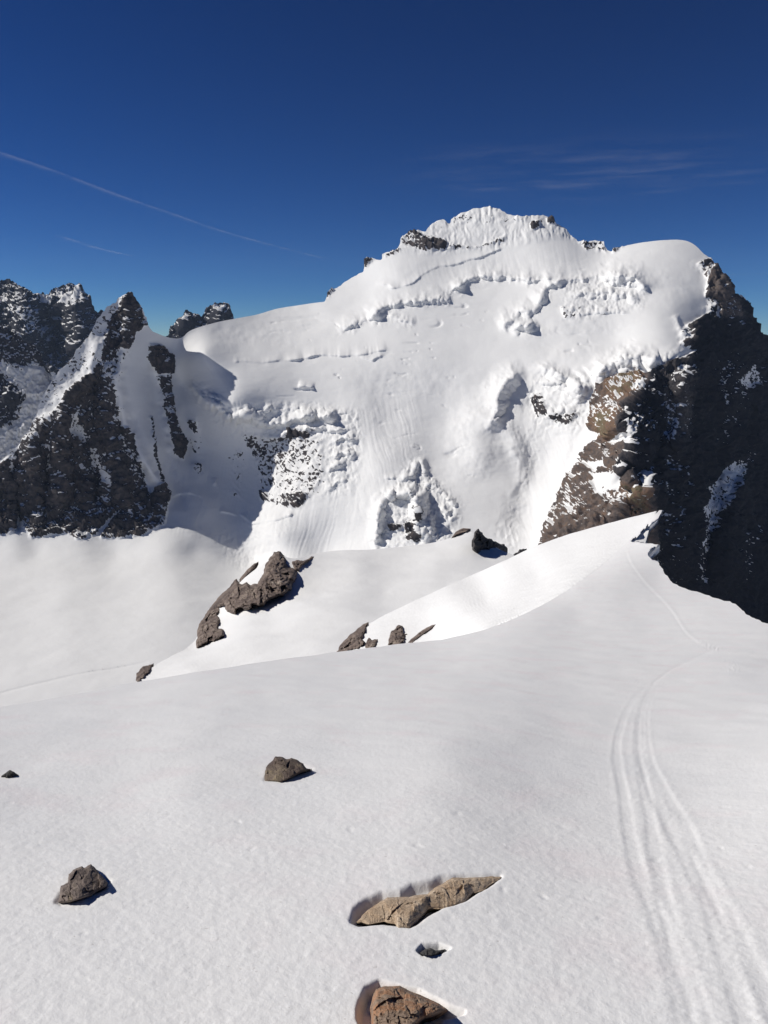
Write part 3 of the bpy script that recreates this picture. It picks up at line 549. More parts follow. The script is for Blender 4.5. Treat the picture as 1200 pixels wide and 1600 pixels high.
def near_surface(U, V):
    iv = near_inv(U, V); Y = 1/iv
    P = ray(U, V)*Y[..., None]; x, y, z = P[..., 0], P[..., 1], P[..., 2]
    N = gridnormals(P); px = Y/F_PX   # metres per pixel
    dist = Y
    a = 0.020*fbm(x/0.9, y/0.9, 1, 3)*sstep(1.2, 4, dist) + 0.02*fbm(x/5.0, y/5.0, 5, 3)*sstep(4, 14, dist) + 0.06*fbm(x/16, y/16, 8, 3)*sstep(12, 40, dist)
    a += 0.0035*fbm(x/0.22, y/0.18, 3, 4, 0.6)*(1-0.6*sstep(3, 10, dist)) + 0.0028*fbm(x/0.045, y/0.04, 6, 3, .6)*(1-sstep(3, 7, dist))
    # wind ripples across the slope
    a += 0.0012*ridged((x*0.3+y)/0.22 + fbm(x, y, 2, 2), x/1.5, 4, 2)*(1-sstep(5, 20, dist))
    # dimples
    dm = fbm(x/0.11 + 9, y/0.11, 12, 2); a -= 0.0035*sstep(0.40, 0.66, dm)*(1-sstep(3, 6, dist))
    crumb = np.zeros_like(U)
    for j, T in enumerate(TRACKS):
        T = smooth_line(T, 2)
        m = local(U, V, T, 60); u = U[m]; v = V[m]; d, s, arc, L, _, _ = pldist(u, v, T)
        dm_ = d*s*px[m]; w = 0.029 + 0.006*perlin(arc/30, j*3.3); brk = 0.75 + 0.5*perlin(arc/40, j*7.7)
        fade = np.clip(arc/150, 0, 1)**0.7
        a[m] += fade*(-0.0036*brk*np.exp(-(dm_/w)**4) + 0.0020*(np.exp(-((np.abs(dm_)-w*1.5)/0.018)**2))*(0.6+1.2*perlin(arc/7, j, 3)))
    # faint single track along the ridge
    T = smooth_line([(978, 852), (985, 875), (1000, 897), (1015, 915), (1035, 935), (1053, 955), (1062, 970), (1075, 990), (1105, 1010)], 2)
    m = local(U, V, T, 20); u = U[m]; v = V[m]; d, s, arc, L, _, _ = pldist(u, v, T)
    a[m] += 0.10*(0.05*np.exp(-((d-0.2)/2.2)**2) - 0.04*np.exp(-((d-3.8)/1.6)**2)*(s > 0))*np.clip(arc/20, 0, 1)*np.clip((L-arc)/20, 0, 1)*np.clip(px[m]*45, .3, 1)
    T = smooth_line([(1020, 1068), (1050, 1045), (1100, 1022), (1120, 1012)], 2)
    m = local(U, V, T, 20); d, s, arc, L, _, _ = pldist(U[m], V[m], T); a[m] -= 0.004*np.exp(-(d/1.8)**2)
    for c in ((1108, 1010, 14, 5), (1145, 1045, 12, 8), (1095, 1003, 5, 3), (1120, 1013, 8, 3)):
        a += 0.008*np.exp(-((U-c[0])/c[2])**2-((V-c[1])/c[3])**2)*np.clip(perlin(U/3, V/1.6, 1)*2.5, 0, 1)
    P = P + N*a[..., None]
    # hollows melted out around the stones
    for pl, dp, ft in HOLES:
        H = np.zeros_like(U); patch(H, U+3*fbm(U/35, V/35, 2, 2), V+3*fbm(U/35, V/35, 5, 2), pl, 1.0, ft); H = H*H*(3-2*H); H = sstep(0, 1, H)
        P = P - (H*dp)[..., None]*np.array([0.0, 0.0, 1.0])
    # the ridge breaks away to the right in two cornices
    C = np.zeros_like(U); wu = 2.5*fbm(U/7, V/7, 3, 3)
    for pl_, dp in (([(1036, 806), (1014, 820), (1000, 836), (986, 845), (1010, 848), (1034, 850), (1050, 830)], 9.0), ([(1046, 851), (1030, 853), (1018, 858), (1013, 866), (1020, 873), (1036, 878), (1050, 870)], 7.0)):
        ins = inpoly(U+wu, V+wu, pl_); dd = pldist(U+wu, V+wu, pl_[:-1])[0]
        C += np.where(ins, dd, 0)*dp*0.05
    P = P + C[..., None]*np.array([-0.55, 0.5, -0.8])
    z0 = np.zeros_like(U)
    return P, {'rock': z0, 'tone': z0}
def snow_near_mat():
    m, n, l, p = nt('granular spring snow')
    geo = n.new('ShaderNodeNewGeometry'); pos = geo.outputs['Position']
    a = noise(n, l, 0.55, 4, 0.6, pos); b = noise(n, l, 26, 5, 0.7, pos); c = noise(n, l, 160, 3, 0.7, pos); d = noise(n, l, 1.6, 4, 0.6, pos)
    col = mixc(n, l, ramp(n, l, a.outputs[0], [(0.35, (0,0,0)), (0.7, (1,1,1))]).outputs[0], (0.80, 0.797, 0.79), (0.77, 0.772, 0.772))
    # patches of pinkish snow (algae and dust)
    col = mixc(n, l, math_(n, l, 'MULTIPLY', ramp(n, l, d.outputs[0], [(0.52, (0,0,0)), (0.75, (1,1,1))]).outputs[0], 0.8), col, (0.78, 0.725, 0.73))
    # specks of grit
    e = noise(n, l, 55, 2, 0.5, pos)
    col = mixc(n, l, math_(n, l, 'MULTIPLY', ramp(n, l, e.outputs[0], [(0.70, (0,0,0)), (0.76, (1,1,1))]).outputs[0], 0.35), col, (0.35, 0.31, 0.28))
    l.new(col, p.inputs['Base Color']); p.inputs['Roughness'].default_value = 0.6; p.inputs['Specular IOR Level'].default_value = 0.25
    b1 = n.new('ShaderNodeBump'); b1.inputs['Strength'].default_value = 0.28; b1.inputs['Distance'].default_value = 0.012; l.new(b.outputs[0], b1.inputs['Height'])
    b2 = n.new('ShaderNodeBump'); b2.inputs['Strength'].default_value = 0.3; b2.inputs['Distance'].default_value = 0.003; l.new(c.outputs[0], b2.inputs['Height']); l.new(b1.outputs[0], b2.inputs['Normal'])
    l.new(b2.outputs[0], p.inputs['Normal'])
    return m
M_NEAR = snow_near_mat()
Sn = sheet(poly_n, 1.45/Q, near_surface, back=16, drop=0.5, rings=4)
# the same slope carried on to both sides of the view and under the camera, more coarsely
ring = [(-70, 1110), (-260, 1139), (-700, 1260), (-1300, 1480), (-1900, 1800), (-1900, 2500), (2700, 2500), (2700, 1900), (2000, 1400), (1600, 1150), (1430, 1070), (1286, 1003), (1286, 1656), (-76, 1656)]
lin = np.linalg.lstsq(np.array([[1, u, v] for u in (0, 600, 1200) for v in (1250, 1400, 1600)], float), np.array([near_inv(np.array([u]), np.array([v]))[0] for u in (0, 600, 1200) for v in (1250, 1400, 1600)]), rcond=None)[0]
near_core = near_inv
def near_inv(U, V):
    du = np.maximum(np.maximum(-76-U, U-1286), 0); dv = np.maximum(V-1656, 0); w = np.exp(-(du+dv)/160.0)
    Uc_ = np.clip(U, -76, 1286); Vc_ = np.minimum(V, 1656)
    flat = np.maximum(lin[0]+lin[1]*U+lin[2]*V, 1/60.0)
    off = near_core(Uc_, Vc_) - np.maximum(lin[0]+lin[1]*Uc_+lin[2]*Vc_, 1/60.0)
    return np.where((du+dv) > 0, np.maximum(flat + off*w, 1/80.0), near_core(U, V))
Sr = sheet(ring, 9.0, near_surface, back=12, drop=2, rings=3)
near_inv = near_core
nW = len(Sn[0])
Sn = (np.concatenate([Sn[0], Sr[0]]), np.concatenate([Sn[1], Sr[1]+nW]), np.concatenate([Sn[2], Sr[2]]), {k: np.concatenate([Sn[3][k], Sr[3][k]]) for k in Sn[3]}, None)
emit('snow_slope', Sn, None, M_NEAR)

# ------------------------------------------------------------------ middle shoulders
M_MID = terrain_mat('wind packed snow', 0.6, ROCK_BROWN, bump_snow=0.2)
def shoulder(name, outline, pts, relief, step=1.6, back=60, drop=60, extra=None):
    t = TPS([(u, v, 100.0/y) for u, v, y in pts], 1e-4)
    def f(U, V):
        Y = 100.0/np.maximum(t(U, V), 0.01)
        if extra: extra(Y, U, V)
        P = ray(U, V)*Y[..., None]; x, y, z = P[..., 0], P[..., 1], P[..., 2]; N = gridnormals(P)
        P = P + N*(relief*fbm(x/(relief*30), y/(relief*30), z/(relief*30), 3) + relief*0.08*fbm(x/(relief*3), y/(relief*3), z/(relief*3), 3))[..., None]
        return P, {'rock': np.zeros_like(U), 'tone': np.zeros_like(U)}
    S_ = sheet(outline, step/Q, f, back=back, drop=drop)
    emit(name, S_, None, M_MID); return t
ptsA = [(210, 1075, 150), (240, 1040, 180), (300, 1008, 215), (330, 980, 240), (380, 920, 275), (430, 870, 310), (500, 862, 330), (600, 860, 330), (680, 850, 335), (740, 830, 350), (760, 870, 300),
        (300, 1050, 150), (400, 1030, 150), (500, 1010, 155), (420, 960, 225), (500, 930, 240), (600, 930, 235), (700, 920, 235), (600, 1000, 160), (760, 960, 180), (560, 890, 280), (680, 880, 285), (850, 900, 260)]
outA = smooth_line([(200, 1085), (213, 1066), (236, 1042), (300, 1009), (315, 985), (330, 955), (360, 925), (395, 893), (432, 868), (465, 876), (492, 864), (530, 860), (600, 859), (660, 852), (705, 840), (716, 832), (745, 828), (765, 850), (800, 868), (830, 880)], 2) + [(830, 1000), (560, 1080), (200, 1110)]
tA = shoulder('snow_shoulder', outA, ptsA, 1.2)
def yb(u, v, k): return (u, v, k/float(near_inv(np.array([u]), np.array([v]))[0]))
ptsB = [(528, 1018, 75), (545, 998, 82), (580, 970, 90), (640, 940, 95), (700, 915, 97), (780, 880, 97), (840, 851, 95), (900, 831, 89), (960, 815, 81), yb(1029, 799, 1.012),
        (600, 1005, 62), (690, 1000, 46), (680, 970, 64), yb(760, 985, 1.4), (760, 940, 58), yb(830, 956, 1.2), (840, 900, 60), yb(900, 915, 1.02), (900, 870, 60), yb(960, 868, 1.012), yb(1000, 828, 1.012), (640, 1040, 40), yb(1030, 880, 1.06), yb(860, 1000, 1.1)]
outB = smooth_line([(505, 1035), (528, 1016), (545, 998), (580, 971), (640, 942), (700, 915), (780, 880), (840, 851), (900, 831), (960, 815), (1026, 798.2)], 2) + [(1017, 818), (1008, 850), (975, 900), (920, 950), (840, 990), (763, 1015), (692, 1025), (600, 1040), (505, 1050)]
seam = [(505, 1022), (530, 1018), (620, 1007), (690, 1000), (760, 985), (830, 956), (900, 915), (960, 868), (1000, 828), (1030, 797)]
def under_slope(Y, U, V):
    YF = 1/near_inv(U, V); d, sd_, _, _, _, _ = pldist(U, V, smooth_line(seam, 2))
    w = np.exp(-d/22)*sstep(800, 930, U)
    Y[:] = np.where(sd_ > 0, np.maximum(np.where(U > 780, 0, Y), YF*(1.006 + 0.004*d)), Y*(1-w) + YF*1.006*w)
tB = shoulder('snow_ridge', outB, ptsB, 0.08, back=14, drop=0.6, extra=under_slope)

# ------------------------------------------------------------------ bare rock: outcrops and stones
def rock_mat(name, stops, unit, spots=(0.03, 0.028, 0.026), snow_dust=0.0, bump=0.45):
    m, n, l, p = nt(name); geo = n.new('ShaderNodeNewGeometry'); pos = geo.outputs['Position']
    a = noise(n, l, 1/(unit*4), 6, 0.7, pos, 0.6); b = noise(n, l, 1/unit, 6, 0.7, pos); c = n.new('ShaderNodeTexVoronoi'); c.feature = 'DISTANCE_TO_EDGE'; c.inputs['Scale'].default_value = 1/(unit*3.0)
    mp = n.new('ShaderNodeMapping'); mp.inputs['Rotation'].default_value = (0.4, 0.5, 0.3); mp.inputs['Scale'].default_value = (1, 1, 2.6); l.new(pos, mp.inputs[0])
    nz = noise(n, l, 1/(unit*2), 4, .6, mp.outputs[0]); l.new(mixc(n, l, 0.3, mp.outputs[0], nz.outputs['Color'], 'ADD'), c.inputs['Vector'])
    col = ramp(n, l, a.outputs[0], stops).outputs[0]
    col = mixc(n, l, ramp(n, l, b.outputs[0], [(0.32, (0.6,)*3), (0.46, (0,0,0))]).outputs[0], col, spots)
    crack = ramp(n, l, c.outputs[0], [(0.0, (1,1,1)), (0.035, (0,0,0))]).outputs[0]
    col = mixc(n, l, math_(n, l, 'MULTIPLY', crack, 0.4), col, spots)
    l.new(col, p.inputs['Base Color']); p.inputs['Roughness'].default_value = 0.9; p.inputs['Specular IOR Level'].default_value = 0.2
    h = math_(n, l, 'SUBTRACT', math_(n, l, 'ADD', b.outputs[0], math_(n, l, 'MULTIPLY', a.outputs[0], 1.5)), math_(n, l, 'MULTIPLY', crack, 0.4))
    bp = n.new('ShaderNodeBump'); bp.inputs['Strength'].default_value = bump; bp.inputs['Distance'].default_value = unit*0.8; l.new(h, bp.inputs['Height']); l.new(bp.outputs[0], p.inputs['Normal'])
    return m
def facets(U, V, c, size, n, seed, slope):
    r = random.Random(seed); out = np.full(U.shape, 1e9)
    for i in range(n):
        a = 2*math.pi*(i + r.uniform(-.4, .4))/n; k = slope*r.uniform(0.35, 1.3); off = r.uniform(0.5, 1.0)
        out = np.minimum(out, size*off - k*((U-c[0])*math.cos(a) + (V-c[1])*math.sin(a)))
    return out
def stone(name, outline, refY, thick, mat, label, cat, seed, n=9, rel=0.05, step=0.9, group=None, snow=None, rough=1.8, rim=0.07, fac=0.5, fct=0.3, cell=12.0, lean=0):
    """a closed body: faceted front over the outline, plain rounded back"""
    pl = rough_poly(outline, rough, 3, seed); c = np.mean(outline, 0); ex = max(np.ptp([p[0] for p in outline]), np.ptp([p[1] for p in outline]))
    dm = {}
    def f(U, V):
        Y0 = refY(U, V) if callable(refY) else np.full(U.shape, float(refY))
        mpp = Y0.mean()/F_PX
        ins = inpoly(U, V, pl); d = np.where(ins, pldist(U, V, pl, True)[0], 0)
        r = np.minimum(d/(ex*rim), 1.0)
        fa = facets(U, V, c, ex*fac, n, seed, 1.0); fa = (fa-fa[ins].min())/(fa[ins].max()-fa[ins].min()+1e-9)
        t = thick*(0.40*np.sqrt(np.clip(1-(1-r)**2, 0, 1)) + 0.60*fa*np.minimum(r*2, 1))
        s_ = ex*mpp
        x = U*mpp/s_; z = V*mpp/s_
        t = t + thick*rel*np.minimum(r*3, 1)*(ridged(x*4+seed+0.5*fbm(x*6, z*6, 1, 2), z*6, 0.3, 5, 0.66)*1.5 - 0.3 + 0.8*fbm(x*2.2, z*2.2, seed, 2))
        if lean:
            vb = np.where(ins, V, -1e9).max(0, keepdims=True); t = t*np.clip((vb-V)/lean, 0.0, 1)**0.7
        wu = ex*0.05*fbm(U/ex*7, V/ex*7, seed, 3); wv = ex*0.05*fbm(U/ex*7, V/ex*7, seed+4, 3); fr = min(ex/3.0, cell*3); fr2 = fr*0.38
        t = t + thick*np.minimum(r*1.5, 1)*fct*(np.clip((vb-V)/lean, 0, 1) if lean else 1)*(0.75*facet(U+wu+V*.35, V+wv, fr, seed, 1.6) + 0.34*facet(U+wu, V+wv-U*.3, fr2, seed+2, 1.8))
        P = ray(U, V)*(Y0 - t)[..., None]
        return P, {'rock': np.ones_like(U), 'tone': np.full(U.shape, .5)}
    W, F_, N, A, UV = sheet(pl, step/Q, f, back=thick*0.9, drop=thick*0.25, rings=3)
    o = build_mesh(name, W, F_, mat, None, normals=N)
    o['label'] = label; o['category'] = cat
    if group: o['group'] = group
    return o
BR = [(0.3, (0.045, 0.036, 0.034)), (0.44, (0.12, 0.092, 0.08)), (0.55, (0.20, 0.155, 0.13)), (0.70, (0.32, 0.27, 0.225))]
TAN = [(0.25, (0.26, 0.16, 0.11)), (0.40, (0.46, 0.34, 0.23)), (0.58, (0.56, 0.44, 0.32)), (0.75, (0.60, 0.51, 0.40))]
GB = [(0.25, (0.04, 0.032, 0.033)), (0.42, (0.095, 0.07, 0.062)), (0.57, (0.16, 0.125, 0.10)), (0.75, (0.27, 0.22, 0.14))]
RUST = [(0.3, (0.16, 0.12, 0.10)), (0.45, (0.30, 0.22, 0.16)), (0.56, (0.38, 0.20, 0.11)), (0.72, (0.42, 0.33, 0.25))]
YA = lambda k: (lambda U, V: 100.0/np.maximum(tA(U, V), .01) + k)
YB = lambda k: (lambda U, V: 100.0/np.maximum(tB(U, V), .01) + k)
YN = lambda k: (lambda U, V: 1/near_inv(U, V) + k)
M_OUT = rock_mat('red brown fractured rock', BR, 1.6); M_OUTB = rock_mat('brown fractured rock by the ridge', BR, 0.5)
G1 = 'rock outcrops showing through the middle snow slopes'
stone('rock_outcrop', [(307, 1013), (308, 992), (314, 970), (328, 950), (340, 942), (344, 950), (340, 960), (345, 972), (341, 982), (350, 984), (352, 992), (342, 1000), (326, 1003), (316, 1010)], YA(3), 13, M_OUT, 'brown rock foot below left of the large red brown outcrop', 'rock outcrop', 31, group=G1, fct=0.7, rel=.3, n=14)
stone('rock_outcrop', [(327, 954), (338, 938), (354, 922), (370, 904), (378, 912), (386, 908), (392, 914), (402, 912), (408, 900), (413, 884), (422, 870), (428, 862), (436, 861), (444, 868), (448, 880), (460, 888), (465, 897), (460, 910), (456, 922), (444, 932), (425, 938), (412, 948), (396, 947), (390, 954), (376, 952), (370, 960), (358, 958), (350, 948), (340, 952)], YA(3), 16, M_OUT, 'large red brown outcrop in the middle of the snow shoulder', 'rock outcrop', 32, group=G1, fct=0.7, rel=.35, n=18)
stone('rock_outcrop', [(374, 905), (386, 890), (398, 880), (404, 877), (398, 887), (386, 900), (378, 910)], YA(2), 5, M_OUT, 'thin sliver of rock up left of the large red brown outcrop', 'rock outcrop', 33, group=G1, fct=0.7, rel=.3, rough=.8)
stone('rock_outcrop', [(455, 878), (464, 874), (474, 876), (486, 868), (494, 867), (490, 873), (476, 882), (468, 894), (462, 892)], YA(2), 6, M_OUT, 'small dark rocks just right of the large red brown outcrop', 'rock outcrop', 34, group=G1, fct=0.7, rel=.4)
stone('rock_outcrop', [(212, 1068), (213, 1052), (222, 1042), (240, 1036), (237, 1046), (226, 1058), (220, 1066)], YA(2), 6, M_OUT, 'small lone grey brown rock at the lowest left tip of the snow shoulder', 'rock outcrop', 35, group=G1, fct=0.7, rel=.3)
M_DK = rock_mat('dark grey rock with painted shade', [(0.3, (0.03, 0.03, 0.034)), (0.5, (0.06, 0.055, 0.055)), (0.7, (0.11, 0.10, 0.095))], 1.6)  # shade on the knob is painted in as darker rock
def ydk(U, V): return 318 + 0.9*(U-750)
stone('rock_outcrop', [(741, 832), (748, 826), (754, 832), (757, 838), (768, 842), (778, 848), (788, 850), (793, 862), (792, 870), (800, 868), (812, 858), (823, 857), (815, 866), (800, 876), (775, 890), (762, 886), (748, 870), (738, 858), (737, 845)], ydk, 14, M_DK, 'black shaded rock knob at the top right end of the shoulder', 'rock outcrop', 36, group=G1, fct=0.7, rel=.35, n=12)
stone('rock_outcrop', [(704, 842), (712, 831), (724, 825), (736, 826), (730, 831), (716, 836)], YA(2), 4, M_OUT, 'thin brown rock rim on the crest just left of the black rock knob', 'rock outcrop', 37, group=G1, fct=0.7, rel=.3, rough=.6)
stone('rock_outcrop', [(524, 1022), (530, 1010), (546, 992), (562, 980), (576, 972), (572, 984), (566, 998), (572, 1004), (562, 1012), (545, 1018)], YB(1), 4, M_OUTB, 'brown rock at the lower left tip of the snow ridge, leftmost of its row', 'rock outcrop', 38, group=G1, fct=0.7, rel=.4, n=12)
stone('rock_outcrop', [(570, 1012), (576, 996), (582, 1000), (590, 998), (586, 1010), (578, 1018)], YB(.6), 2, M_OUTB, 'smallest brown rock of the row along the snow ridge', 'rock outcrop', 39, group=G1, fct=0.7, rel=.4)
stone('rock_outcrop', [(605, 1008), (610, 988), (620, 978), (629, 978), (630, 988), (637, 990), (630, 1004), (618, 1012)], YB(.6), 3, M_OUTB, 'pointed brown rock in the middle of the row on the snow ridge', 'rock outcrop', 40, group=G1, fct=0.7, rel=.4)
stone('rock_outcrop', [(636, 1004), (652, 990), (668, 979), (683, 974), (676, 982), (658, 994), (644, 1006)], YB(.6), 2, M_OUTB, 'thin slanting strip of rock, rightmost of the row on the snow ridge', 'rock outcrop', 41, group=G1, fct=0.7, rel=.3, rough=.7)

M_B1 = rock_mat('brown lichen stone', GB, 0.035); M_B2 = rock_mat('grey brown stone', [(0.25, (0.07, 0.058, 0.055)), (0.42, (0.15, 0.12, 0.108)), (0.57, (0.21, 0.172, 0.15)), (0.75, (0.32, 0.26, 0.16))], 0.03); M_TAN = rock_mat('tan weathered stone', TAN, 0.02, (0.13, 0.08, 0.055), bump=0.6); M_RUST = rock_mat('rust stained stone', RUST, 0.03, (0.10, 0.07, 0.055), bump=0.5); M_DS = rock_mat('dark slate stone', [(0.3, (0.05, 0.05, 0.05)), (0.7, (0.09, 0.085, 0.08))], 0.03)
def base_y(u, v): return float(1/near_inv(np.array([u]), np.array([v]))[0])
G2 = 'stones lying in the near snow'
y = base_y(445, 1216)
stone('stone', [(413, 1222), (414, 1205), (417, 1197), (424, 1190), (430, 1182), (442, 1183), (447, 1186), (455, 1184), (466, 1188), (474, 1193), (479, 1201), (487, 1201), (470, 1208), (455, 1217), (440, 1224)], lambda U, V: 0.02 + y*0.5 + 0.5/near_inv(U, V), 0.10, M_B1, 'dark brown rounded stone, the one farthest up the open snow', 'stone', 51, group=G2, step=.55, n=10, rough=.8)
y2 = base_y(125, 1404)
stone('stone', [(91, 1410), (94, 1396), (95, 1384), (106, 1379), (107, 1366), (114, 1359), (128, 1353), (132, 1356), (142, 1350), (147, 1354), (156, 1365), (168, 1379), (166, 1386), (150, 1394), (140, 1402), (110, 1411)], lambda U, V: 0.01 + y2*0.3 + 0.7/near_inv(U, V), 0.07, M_B2, 'blocky grey brown stone standing in the snow near the left edge', 'stone', 52, group=G2, step=.55, n=9, rough=.7)
y3 = base_y(14, 1212)
stone('stone', [(-6, 1220), (2, 1212), (15, 1203), (22, 1206), (29, 1211), (28, 1213), (12, 1217)], lambda U, V: y3 + 0.02 + (1212-V)*0.0015, 0.07, M_DS, 'small dark triangular stone cut by the left edge of the picture', 'stone', 53, group=G2, step=.5, n=6, rough=.4)
stone('stone', [(557, 1440), (570, 1426), (590, 1412), (605, 1402), (625, 1402), (648, 1399), (668, 1397), (678, 1388), (696, 1378), (708, 1371), (740, 1371), (770, 1369), (783, 1370), (772, 1379), (756, 1391), (738, 1396), (728, 1408), (712, 1417), (690, 1420), (668, 1422), (655, 1436), (638, 1452), (622, 1455), (618, 1444), (600, 1440), (575, 1444)], YN(0.012), 0.055, M_TAN, 'long flat tan slab slanting up to the right in a melt hollow', 'stone', 54, group=G2, step=.7, n=16, rel=.12, rim=.03, lean=26, fct=.5, rough=1.0)
stone('stone', [(656, 1489), (664, 1483), (672, 1481), (680, 1485), (696, 1483), (690, 1490), (675, 1494), (660, 1493)], YN(0.02), 0.04, M_DS, 'tiny dark stone chip between the tan slab and rusty stone', 'stone', 55, group=G2, step=.5, rough=.5)
stone('stone', [(580, 1600), (578, 1575), (583, 1555), (588, 1545), (600, 1541), (625, 1540), (650, 1552), (680, 1565), (700, 1578), (680, 1587), (664, 1592), (650, 1602), (640, 1650), (585, 1650)], YN(0.0), 0.10, M_RUST, 'rust and tan angular stone in a melt hollow, nearest of all', 'stone', 56, group=G2, step=.7, n=10, rel=.07, fct=.25, rough=.9)

# ------------------------------------------------------------------ ski tourers crossing the glacier, a few pixels tall
M_SUIT = [bpy.data.materials.new('dark jacket'), bpy.data.materials.new('red jacket')]
for m_, c_ in zip(M_SUIT, ((0.03, 0.035, 0.05), (0.25, 0.03, 0.03))):
    m_.use_nodes = True; m_.node_tree.nodes['Principled BSDF'].inputs['Base Color'].default_value = (*c_, 1); m_.node_tree.nodes['Principled BSDF'].inputs['Roughness'].default_value = 0.8
def person_mesh(mat, stride, name):
    V_ = [(0,0,0.95),(0,0.02,1.2),(0,0.03,1.42),(0,0.05,1.55),(0,0.06,1.70),(-0.2,0.02,1.42),(-0.27,-0.12+stride*.3,1.15),(-0.26,0.12,1.0),(0.2,0.02,1.42),(0.27,0.14-stride*.3,1.15),(0.26,0.32,1.05),
          (-0.1,0,0.9),(-0.11,0.12+stride,0.5),(-0.11,0.02+stride,0.06),(-0.11,0.2+stride,0.03),(0.1,0,0.9),(0.11,0.02-stride,0.5),(0.11,-0.15-stride,0.08),(0.11,0.02-stride,0.03),(0,-0.16,1.3)]
    E_ = [(0,1),(1,2),(2,3),(3,4),(2,5),(5,6),(6,7),(2,8),(8,9),(9,10),(0,11),(11,12),(12,13),(13,14),(0,15),(15,16),(16,17),(17,18),(1,19)]
    Rr = [.15,.15,.17,.06,.11,.07,.055,.04,.07,.055,.04,.1,.07,.05,.04,.1,.07,.05,.04,.14]
    me = bpy.data.meshes.new(name); me.from_pydata(V_, E_, []); o = bpy.data.objects.new(name, me); sc.collection.objects.link(o)
    sk = o.modifiers.new('skin', 'SKIN'); o.modifiers.new('sub', 'SUBSURF').levels = 1
    for i, r in enumerate(Rr): me.skin_vertices[0].data[i].radius = (r, r)
    me.skin_vertices[0].data[0].use_root = True
    me.materials.append(mat); return o
gW = S[0]; gUV = S[4]
def on_massif(u, v):
    i = np.argmin((gUV[:, 0]-u)**2 + (gUV[:, 1]-v)**2); return gW[i]
for i, (u, v, w) in enumerate(((139, 1051, 'dark'), (144, 1049.6, 'dark'), (160, 1046.5, 'red'), (184, 1042, 'dark'), (195, 1040, 'dark'))):
    o = person_mesh(M_SUIT[w == 'red'], 0.1+0.05*i, 'person'); p = on_massif(u, v); o.location = p; o.rotation_euler = (0, 0, math.radians(-70))
    o.scale = (1.25,)*3
    o['label'] = ['last dark figure of the rope party on the glacier track', 'second figure from the left close behind the last one', 'reddish figure alone in the middle of the glacier track', 'dark figure just behind the leader on the glacier track', 'leading dark figure nearest the lone grey rock'][i]
    o['category'] = 'person'; o['group'] = 'ski tourers walking along the glacier track'

# ------------------------------------------------------------------ vapour trails and thin high cloud
def vapour_mat(name, dens, sc_):
    m, n, l, p = nt(name); out = n['Material Output']
    tc = n.new('ShaderNodeTexCoord'); a = noise(n, l, sc_, 4, 0.6, tc.outputs['Object']); 
    at = n.new('ShaderNodeAttribute'); at.attribute_name = 'thick'
    k = math_(n, l, 'MULTIPLY', math_(n, l, 'MULTIPLY', ramp(n, l, a.outputs[0], [(0.32, (0,0,0)), (0.68, (1,1,1))]).outputs[0], at.outputs['Fac']), dens)
    tr = n.new('ShaderNodeBsdfTransparent'); tl = n.new('ShaderNodeBsdfTranslucent'); df = n.new('ShaderNodeBsdfDiffuse'); ad = n.new('ShaderNodeMixShader'); mx = n.new('ShaderNodeMixShader')
    for q in (tl, df): q.inputs['Color'].default_value = (0.9, 0.9, 0.9, 1)
    l.new(tl.outputs[0], ad.inputs[1]); l.new(df.outputs[0], ad.inputs[2]); l.new(k, mx.inputs[0]); l.new(tr.outputs[0], mx.inputs[1]); l.new(ad.outputs[0], mx.inputs[2]); l.new(mx.outputs[0], out.inputs['Surface'])
    return m
def trail(pts, h, width, dens, label, ends=(0.3, 0.15)):
    '''a long thin ribbon of ice crystals level in the air at height h'''
    P = smooth_line(pts, 2); n = 9; vs = []; th = []
    c = [ray(u, v) for u, v in P]; c = [q*(h/q[2]) for q in c]
    for i, q in enumerate(c):
        d = c[min(i+1, len(c)-1)]-c[max(i-1, 0)]; d /= np.linalg.norm(d); s_ = np.cross(d, [0, 0, 1]); s_ /= np.linalg.norm(s_)
        t = i/(len(c)-1); e = min(t/ends[0], 1)*min((1-t)/ends[1], 1)
        for k in range(n):
            w = (k/(n-1)-0.5)*2; vs.append(q + s_*w*width + np.array([0, 0, 1])*width*0.3*(1-w*w)); th.append(e*math.exp(-(w*1.7)**2)*(1-abs(w)))
    F_ = [(i*n+k, i*n+k+1, (i+1)*n+k+1, (i+1)*n+k) for i in range(len(c)-1) for k in range(n-1)]
    o = build_mesh('vapour_trail', np.array(vs), np.array(F_), vapour_mat('ice crystals', dens, 1/1500.0), {'thick': np.array(th)})
    o['label'] = label; o['category'] = 'vapour trail'; o['group'] = 'vapour trails in the blue sky'
trail([(-140, 200), (0, 243), (60, 262), (120, 284), (200, 314), (270, 337), (340, 362), (420, 384), (500, 404), (520, 407)], 4200, 230, 0.12, 'long faint vapour trail slanting down across the left sky', (0.1, 0.12))
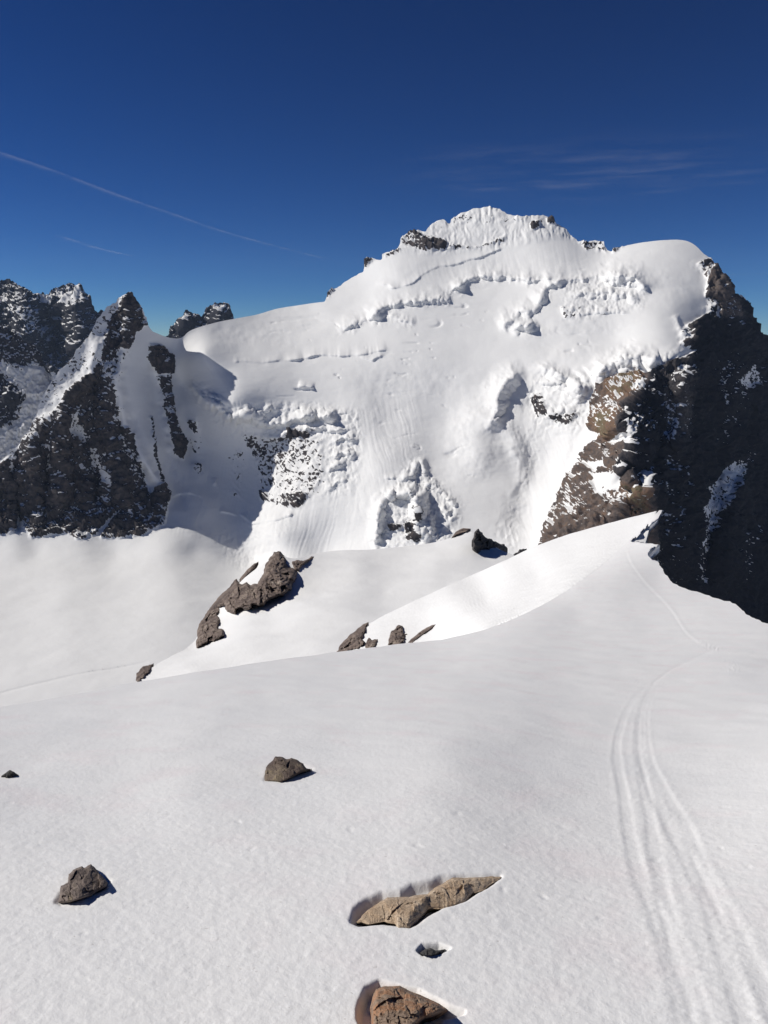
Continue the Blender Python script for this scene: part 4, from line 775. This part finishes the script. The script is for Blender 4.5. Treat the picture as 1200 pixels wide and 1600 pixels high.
trail([(90, 371), (120, 380), (150, 390), (200, 401), (210, 402)], 4200, 300, 0.16, 'short faint vapour trail low above the rocky pyramid')
trail([(1110, 430), (1150, 430), (1200, 429), (1260, 428)], 2200, 120, 0.15, 'thin level vapour trail right of the snow dome', (0.2, 0.1))
# high veil on the right
cx_, cy_ = 9000, 24000
c = ray(930, 270); c = c*(6000/c[2]); nn = 60
gx = np.linspace(-1, 1, nn); GX, GY = np.meshgrid(gx, gx)
vv = np.stack([c[0]+GX.ravel()*9000, c[1]+GY.ravel()*7000, 6000+200*fbm(GX, GY, 1).ravel()], 1)
ii = np.arange((nn-1)*nn).reshape(nn-1, nn)[:, :-1].ravel()
wsp = np.clip(0.25+1.6*fbm(GX*2.2+0.8*GY, GY*5+GX*1.5, 3, 4, .6), 0, 1)*np.clip(1-np.sqrt(GX**2+GY**2), 0, 1)**1.2
oc = build_mesh('cloud', vv, np.stack([ii, ii+1, ii+nn+1, ii+nn], 1), vapour_mat('thin high cloud', 0.15, 1/1500.0), {'thick': wsp.ravel()}); oc['kind'] = 'stuff'

# ------------------------------------------------------------------ thin blue air
HAZE = 1.6e-5
if HAZE:
    hb = bpy.data.meshes.new('haze'); x0, x1, y0, y1, z0, z1 = -6500, 6500, -400, 12000, -1400, 1150
    hb.from_pydata([(x, y, z) for x in (x0, x1) for y in (y0, y1) for z in (z0, z1)], [], [(0,1,3,2), (4,6,7,5), (0,4,5,1), (2,3,7,6), (0,2,6,4), (1,5,7,3)])
    ho = bpy.data.objects.new('haze', hb); sc.collection.objects.link(ho); ho['kind'] = 'stuff'
    hm = bpy.data.materials.new('thin mountain air'); hm.use_nodes = True; hn = hm.node_tree.nodes; hn.remove(hn['Principled BSDF'])
    pv = hn.new('ShaderNodeVolumePrincipled'); pv.inputs['Color'].default_value = (0.55, 0.72, 1.0, 1); pv.inputs['Density'].default_value = HAZE; pv.inputs['Anisotropy'].default_value = 0.0
    hm.node_tree.links.new(pv.outputs[0], hn['Material Output'].inputs['Volume']); hb.materials.append(hm)
